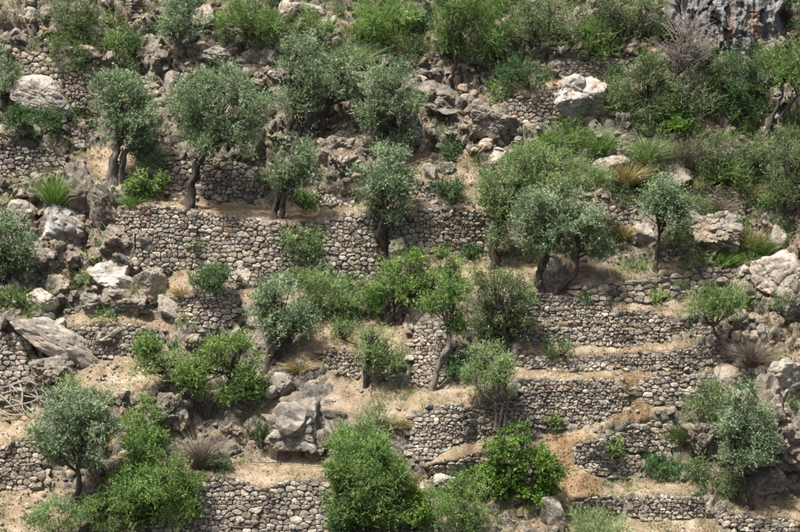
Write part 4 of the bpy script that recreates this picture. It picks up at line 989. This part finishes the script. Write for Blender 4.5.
# grass tussocks and ferns: upright blades
TUFT = [
 ("grass_tussock", "tall green grass tussock on the wall foot left of the split boulder", 'g', 57, 188, 12, 26, LEAF['fresh'], 420),
 ("grass_tussock", "green grass tussock right of the fissured outcrop", 'g', 727, 252, 14, 13, LEAF['fresh'], 420),
 ("grass_tussock", "golden dry grass patch among the pale rocks at left", 'd', 74, 266, 22, 12, LEAF['dry'], 420),
 ("grass_tussock", "orange-tan dry grass clump at upper right above the big-stone wall", 'd', 625, 172, 20, 16, LEAF['dry'], 520),
 ("grass_tussock", "green-gold grass clump under the vivid green rounded bush", 'd', 646, 150, 18, 18, LEAF['dusty'], 480),
 ("grass_tussock", "yellow dry grass right of the neat coursed wall", 'd', 752, 186, 13, 16, LEAF['dry'], 360),
 ("grass_tussock", "tan grass leaning over the foot of the neat coursed wall", 'd', 752, 232, 14, 20, LEAF['dry'], 420),
 ("grass_tussock", "yellowed grass beside the white rounded boulder", 'd', 622, 228, 14, 12, LEAF['dry'], 320),
 ("grass_tussock", "green grass between the neat wall and the stack rock", 'g', 764, 240, 13, 14, LEAF['carob'], 320),
 ("grass_tussock", "dry grass beside the dark round bush's bastion", 'd', 182, 288, 15, 8, LEAF['dry'], 260),
 ("grass_tussock", "yellow grass between the pale rocks above the low wall", 'd', 134, 287, 10, 9, LEAF['dry'], 240),
 ("grass_tussock", "rusty dry grass above the buttress at lower centre", 'd', 402, 420, 14, 8, LEAF['dry'], 260),
 ("grass_tussock", "rusty dry weeds below the buttress at bottom centre", 'd', 420, 474, 16, 10, LEAF['dry'], 260),
 ("grass_tussock", "tall dry grass on the slope at the top centre", 'd', 350, 52, 26, 18, LEAF['dusty'], 520),
 ("grass_tussock", "green-grey grass hanging on the bleached boulder's foot", 'd', 586, 124, 18, 10, LEAF['dusty'], 360),
 ("grass_tussock", "green grass on the slope left of the yellow clump at upper right", 'g', 602, 140, 14, 14, LEAF['carob'], 360),
 ("grass_tussock", "grassy clump in the scrub right of the low crossing wall", 'g', 690, 178, 14, 12, LEAF['dry'], 300),
 ("grass_tussock", "brown dry grass hanging over the shaded outcrop at lower right", 'd', 682, 428, 14, 16, LEAF['scrub'], 320),
 ("grass_tussock", "green grass tuft before the low wall of pale rounded stones", 'g', 676, 280, 10, 7, LEAF['dusty'], 200),
 ("grass_tussock", "fresh grass below the largest round olive's trunk", 'g', 134, 196, 14, 8, LEAF['fresh'], 260),
 ("grass_tussock", "fresh green weed hanging on the long curving wall", 'g', 192, 243, 6, 10, LEAF['fresh'], 160),
 ("grass_tussock", "yellow weeds at the foot of the long curving wall", 'd', 220, 262, 12, 7, LEAF['dusty'], 220),
 ("grass_tussock", "dry grass under the leaning olive on the bare slope", 'd', 300, 362, 18, 8, LEAF['dry'], 320),
 ("dead_bush", "grey leafless bush on the ledge behind the forked-trunk olive", 't', 345, 182, 18, 12, LEAF['twig'], 520),
 ("dead_bush", "dark brown dead bush on the right slope below the small pine", 't', 752, 352, 16, 18, LEAF['twig'], 700),
 ("dead_bush", "bare grey bush hanging under the bright green bushes", 't', 202, 448, 16, 24, LEAF['twig'], 700),
 ("dead_bush", "bare brown brush at the foot of the bare tree", 't', 690, 150, 24, 22, LEAF['twig'], 700),
 ("dead_bush", "thin leafless brush in the right-hand thicket", 't', 716, 204, 18, 14, LEAF['twig'], 360),
]
for nm, lab, st, u, v, ru, rv, mt, n in TUFT:
    TREE_N[0] += 1; r = np.random.default_rng(7000 + TREE_N[0] * 7)
    g = ground(u, v + rv * .85); m = mpp(g[1])
    V, Q, T, tone = blades(np.array([0, 0, -.05]), (ru * m, ru * .7 * m, rv * 1.75 * m), int(n * {'vivid': 1.8, 't': 1.8}.get(st, 1.5)), r, {'t': .85}.get(st, .75), {'t': .0055, 'vivid': .013}.get(st, .010), .5 if st == 't' else .35)
    o = link(nm, mesh_np(nm, V, [Q, T], mt, tone), loc=g)
    tag(o, lab, {"grass_tussock": "grass", "dead_bush": "bush"}[nm], "grass, ferns and dead brush")

# bare tree under the cliff
def bare_tree(label, base, limbs, lean):
    r = np.random.default_rng(77); g = ground(*base); y0 = g[1] - .5; m = mpp(y0)
    root = link("bare_tree", None, loc=g); tag(root, label, "tree", "other trees on the hillside")
    tb = Tubes(); tw = Tubes()
    for lb in limbs:
        P = np.array([pix(u, v, y0) - g for u, v, _ in lb]); rad = np.array([q for *_, q in lb]) * m
        nn = len(P) * 4; s = np.linspace(0, len(P) - 1, nn)
        sm = np.stack([np.interp(s, np.arange(len(P)), P[:, k]) for k in range(3)], -1); sm[1:] += r.normal(size=(nn - 1, 3)) * .03
        tb.add(sm, np.interp(s, np.arange(len(P)), rad), 7, .1, 1)
        for k in range(80):
            st = sm[int(r.integers(nn // 4, nn))]; d = unit(np.array([r.normal() * .9, r.normal() * .7, abs(r.normal()) * .7 + .25])); ln = r.uniform(.5, 1.7)
            e = st + d * ln; tw.add(bez(st, st + d * ln * .5 + r.normal(size=3) * .1, e, 5), np.linspace(.02, .007, 5), 4, 0, 0)
            for q in range(5):
                s2 = st + d * ln * r.uniform(.3, .9); e2 = s2 + unit(d + r.normal(size=3) * .6) * r.uniform(.25, .6); tw.add([s2, (s2 + e2) / 2 + r.normal(size=3) * .03, e2], [.010, .008, .004], 3, 0, 0)
    link("trunk", tb.mesh("trunk", M_BARK), root); link("twigs", tw.mesh("twigs", M_DEAD), root)
bare_tree("leafless grey-brown tree with a fan of fine twigs left of the cliff", (663,112), [[(663,112,2),(668,96,1.8),(676,78,1.6),(679,58,1.3),(682,42,1),(690,28,.6)],[(676,78,1.2),(686,66,1),(696,56,.6)]], 0)

# dead branches
def branches(name, label, cat, lines, rpx, mat, each=True, raise_=.04):
    r = np.random.default_rng(len(label)); g = ground(*lines[0][0]); m = mpp(g[1])
    root = link(name, None, loc=g); tag(root, label, cat)
    for ln in lines:
        tb = Tubes()
        P = np.array([ground(u, v) + np.array([0, -.12, raise_ + .03]) - g for u, v in ln]); nn = len(P) * 4; s = np.linspace(0, len(P) - 1, nn)
        sm = np.stack([np.interp(s, np.arange(len(P)), P[:, k]) for k in range(3)], -1)
        for _ in range(4): sm[1:-1] = (sm[:-2] + 2 * sm[1:-1] + sm[2:]) / 4
        tb.add(sm, np.linspace(rpx, rpx * .45, nn) * m, 7, .12, r.uniform(0, 6)); link("branch", tb.mesh("branch", mat), root)
branches("brushwood_pile", "heap of twisted grey dead branches at the left edge below the wall", "branches",
 [[(2,392),(14,388),(28,384),(40,390)],[(4,400),(16,394),(30,396),(42,404)],[(0,408),(14,402),(26,408),(34,416)],[(8,384),(12,396),(10,410)],[(18,384),(24,396),(22,412),(30,418)],[(28,380),(34,392),(38,404)],[(6,412),(18,410),(34,404),(46,392)],[(-4,396),(6,404),(20,416)],[(10,388),(22,400),(40,398)],[(0,414),(10,418),(26,418)]], 1.3, M_DEAD, raise_=.18)
branches("fallen_branch", "long thin dark branch lying across the flat terrace", "branch", [[(250,462),(268,464),(290,463),(312,465.5),(334,465)]], .55, M_BARK)
branches("fallen_branch", "thin dead branches lying under the light green feathery shrub", "branch", [[(330,312),(342,318),(352,322)],[(334,320),(348,320)]], .9, M_DEAD)
branches("fallen_branch", "pale stick lying on top of the wall at the ramp's foot", "branch", [[(668,422),(682,418),(694,416)]], 1.0, M_DEAD)
branches("fallen_branch", "long bare stem leaning down the bank beside the rounded-stone wall", "branch", [[(36,138),(48,150),(58,160),(70,172)]], 1.0, M_DEAD)

# undergrowth on the steep ground at the top and right: a mass of twiggy scrub, past counting
def thicket(name, label, regions, style, mat, n, seedv, rlo, rhi):
    r = np.random.default_rng(seedv); lob = []
    for (u0, v0, u1, v1, wgt) in regions:
        k = int(n * wgt); u = r.uniform(u0, u1, k * 3); v = r.uniform(v0, v1, k * 3)
        g = ground(u, v); p = fbm(g / 1.6, 3, seedv + 3); g = g[(p > -.08) & (sample(kindmap, u, v) < 1.5)][:k]
        for q in g:
            rr = r.uniform(rlo, rhi); lob.append((q + np.array([0, -.1, rr * .35]), (rr * 1.15, rr, rr * r.uniform(.6, 1))))
    S = STYLE[style]; m = mpp(72.0)
    V, Q, tone, CT = leaves(lob, style, r, m, .75, .2)
    o = link(name, mesh_np(name, V, Q, mat, tone), kind="stuff"); o["label"] = label; o["category"] = "undergrowth"
thicket("scrub_undergrowth", "grey-green twiggy undergrowth covering the steep upper right ground", [(598,20,810,250,.55),(400,-20,640,70,.3),(280,-20,420,60,.15),(20,-10,280,70,.12),(250,120,500,190,.06),(690,380,800,500,.12)], 'scrub', LEAF['scrub'], 230, 91, .16, .55)
thicket("green_undergrowth", "fresh green undergrowth between the upper right shrubs", [(540,110,800,230,.6),(360,-10,640,60,.2),(20,10,140,60,.2),(0,230,200,330,.15),(560,220,760,270,.15)], 'feather', LEAF['carob'], 90, 93, .14, .34)
# small weeds and dry grass over the open ground: past counting, one mass
def ground_cover(name, label, n, mat, seedv, lo, hi, green):
    r = np.random.default_rng(seedv)
    u = r.uniform(-60, 860, n * 4); v = r.uniform(-40, 575, n * 4)
    g = ground(u, v); p = fbm(g / 1.7, 3, seedv) * .5 + .5; k = sample(kindmap, u, v)
    keep = (p > .5) & ((k < 1.5) | (r.random(n * 4) < .06)); g = g[keep][:n]; p = p[keep][:n]
    nb = 9; c = np.repeat(g, nb, 0); N = len(c)
    a = r.uniform(0, 6.28, N); h = r.uniform(lo, hi, N) * np.repeat(.5 + p, nb)
    b0 = c + np.stack([np.cos(a), np.sin(a), 0 * a], -1) * .05
    tip = b0 + np.stack([np.cos(a) * h * .6, np.sin(a) * h * .6, h * r.uniform(.6, 1, N)], -1)
    wv = unit(np.cross(tip - b0, r.normal(size=(N, 3)))) * .010
    V = np.stack([b0 - wv, b0 + wv, tip], 1).reshape(-1, 3); T = np.arange(len(V)).reshape(-1, 3)
    tn = np.repeat(np.clip(np.repeat(r.uniform(.2, .8, len(g)), nb) + r.normal(size=N) * .12, 0, 1), 3)
    o = link(name, mesh_np(name, V, T, mat, tn), kind="stuff"); o["label"] = label; o["category"] = "grass"
ground_cover("dry_grass", "short dry tan grass scattered over soil and ledges", 11000, LEAF['dry'], 61, .06, .20, 0)
ground_cover("green_weeds", "small green weeds scattered between the stones", 8000, LEAF['carob'], 67, .08, .26, 1)
tot = sum(len(o.data.loops) - 2 * len(o.data.polygons) for o in SC.objects if o.type == 'MESH')
print("triangles", tot, "objects", len(SC.objects))
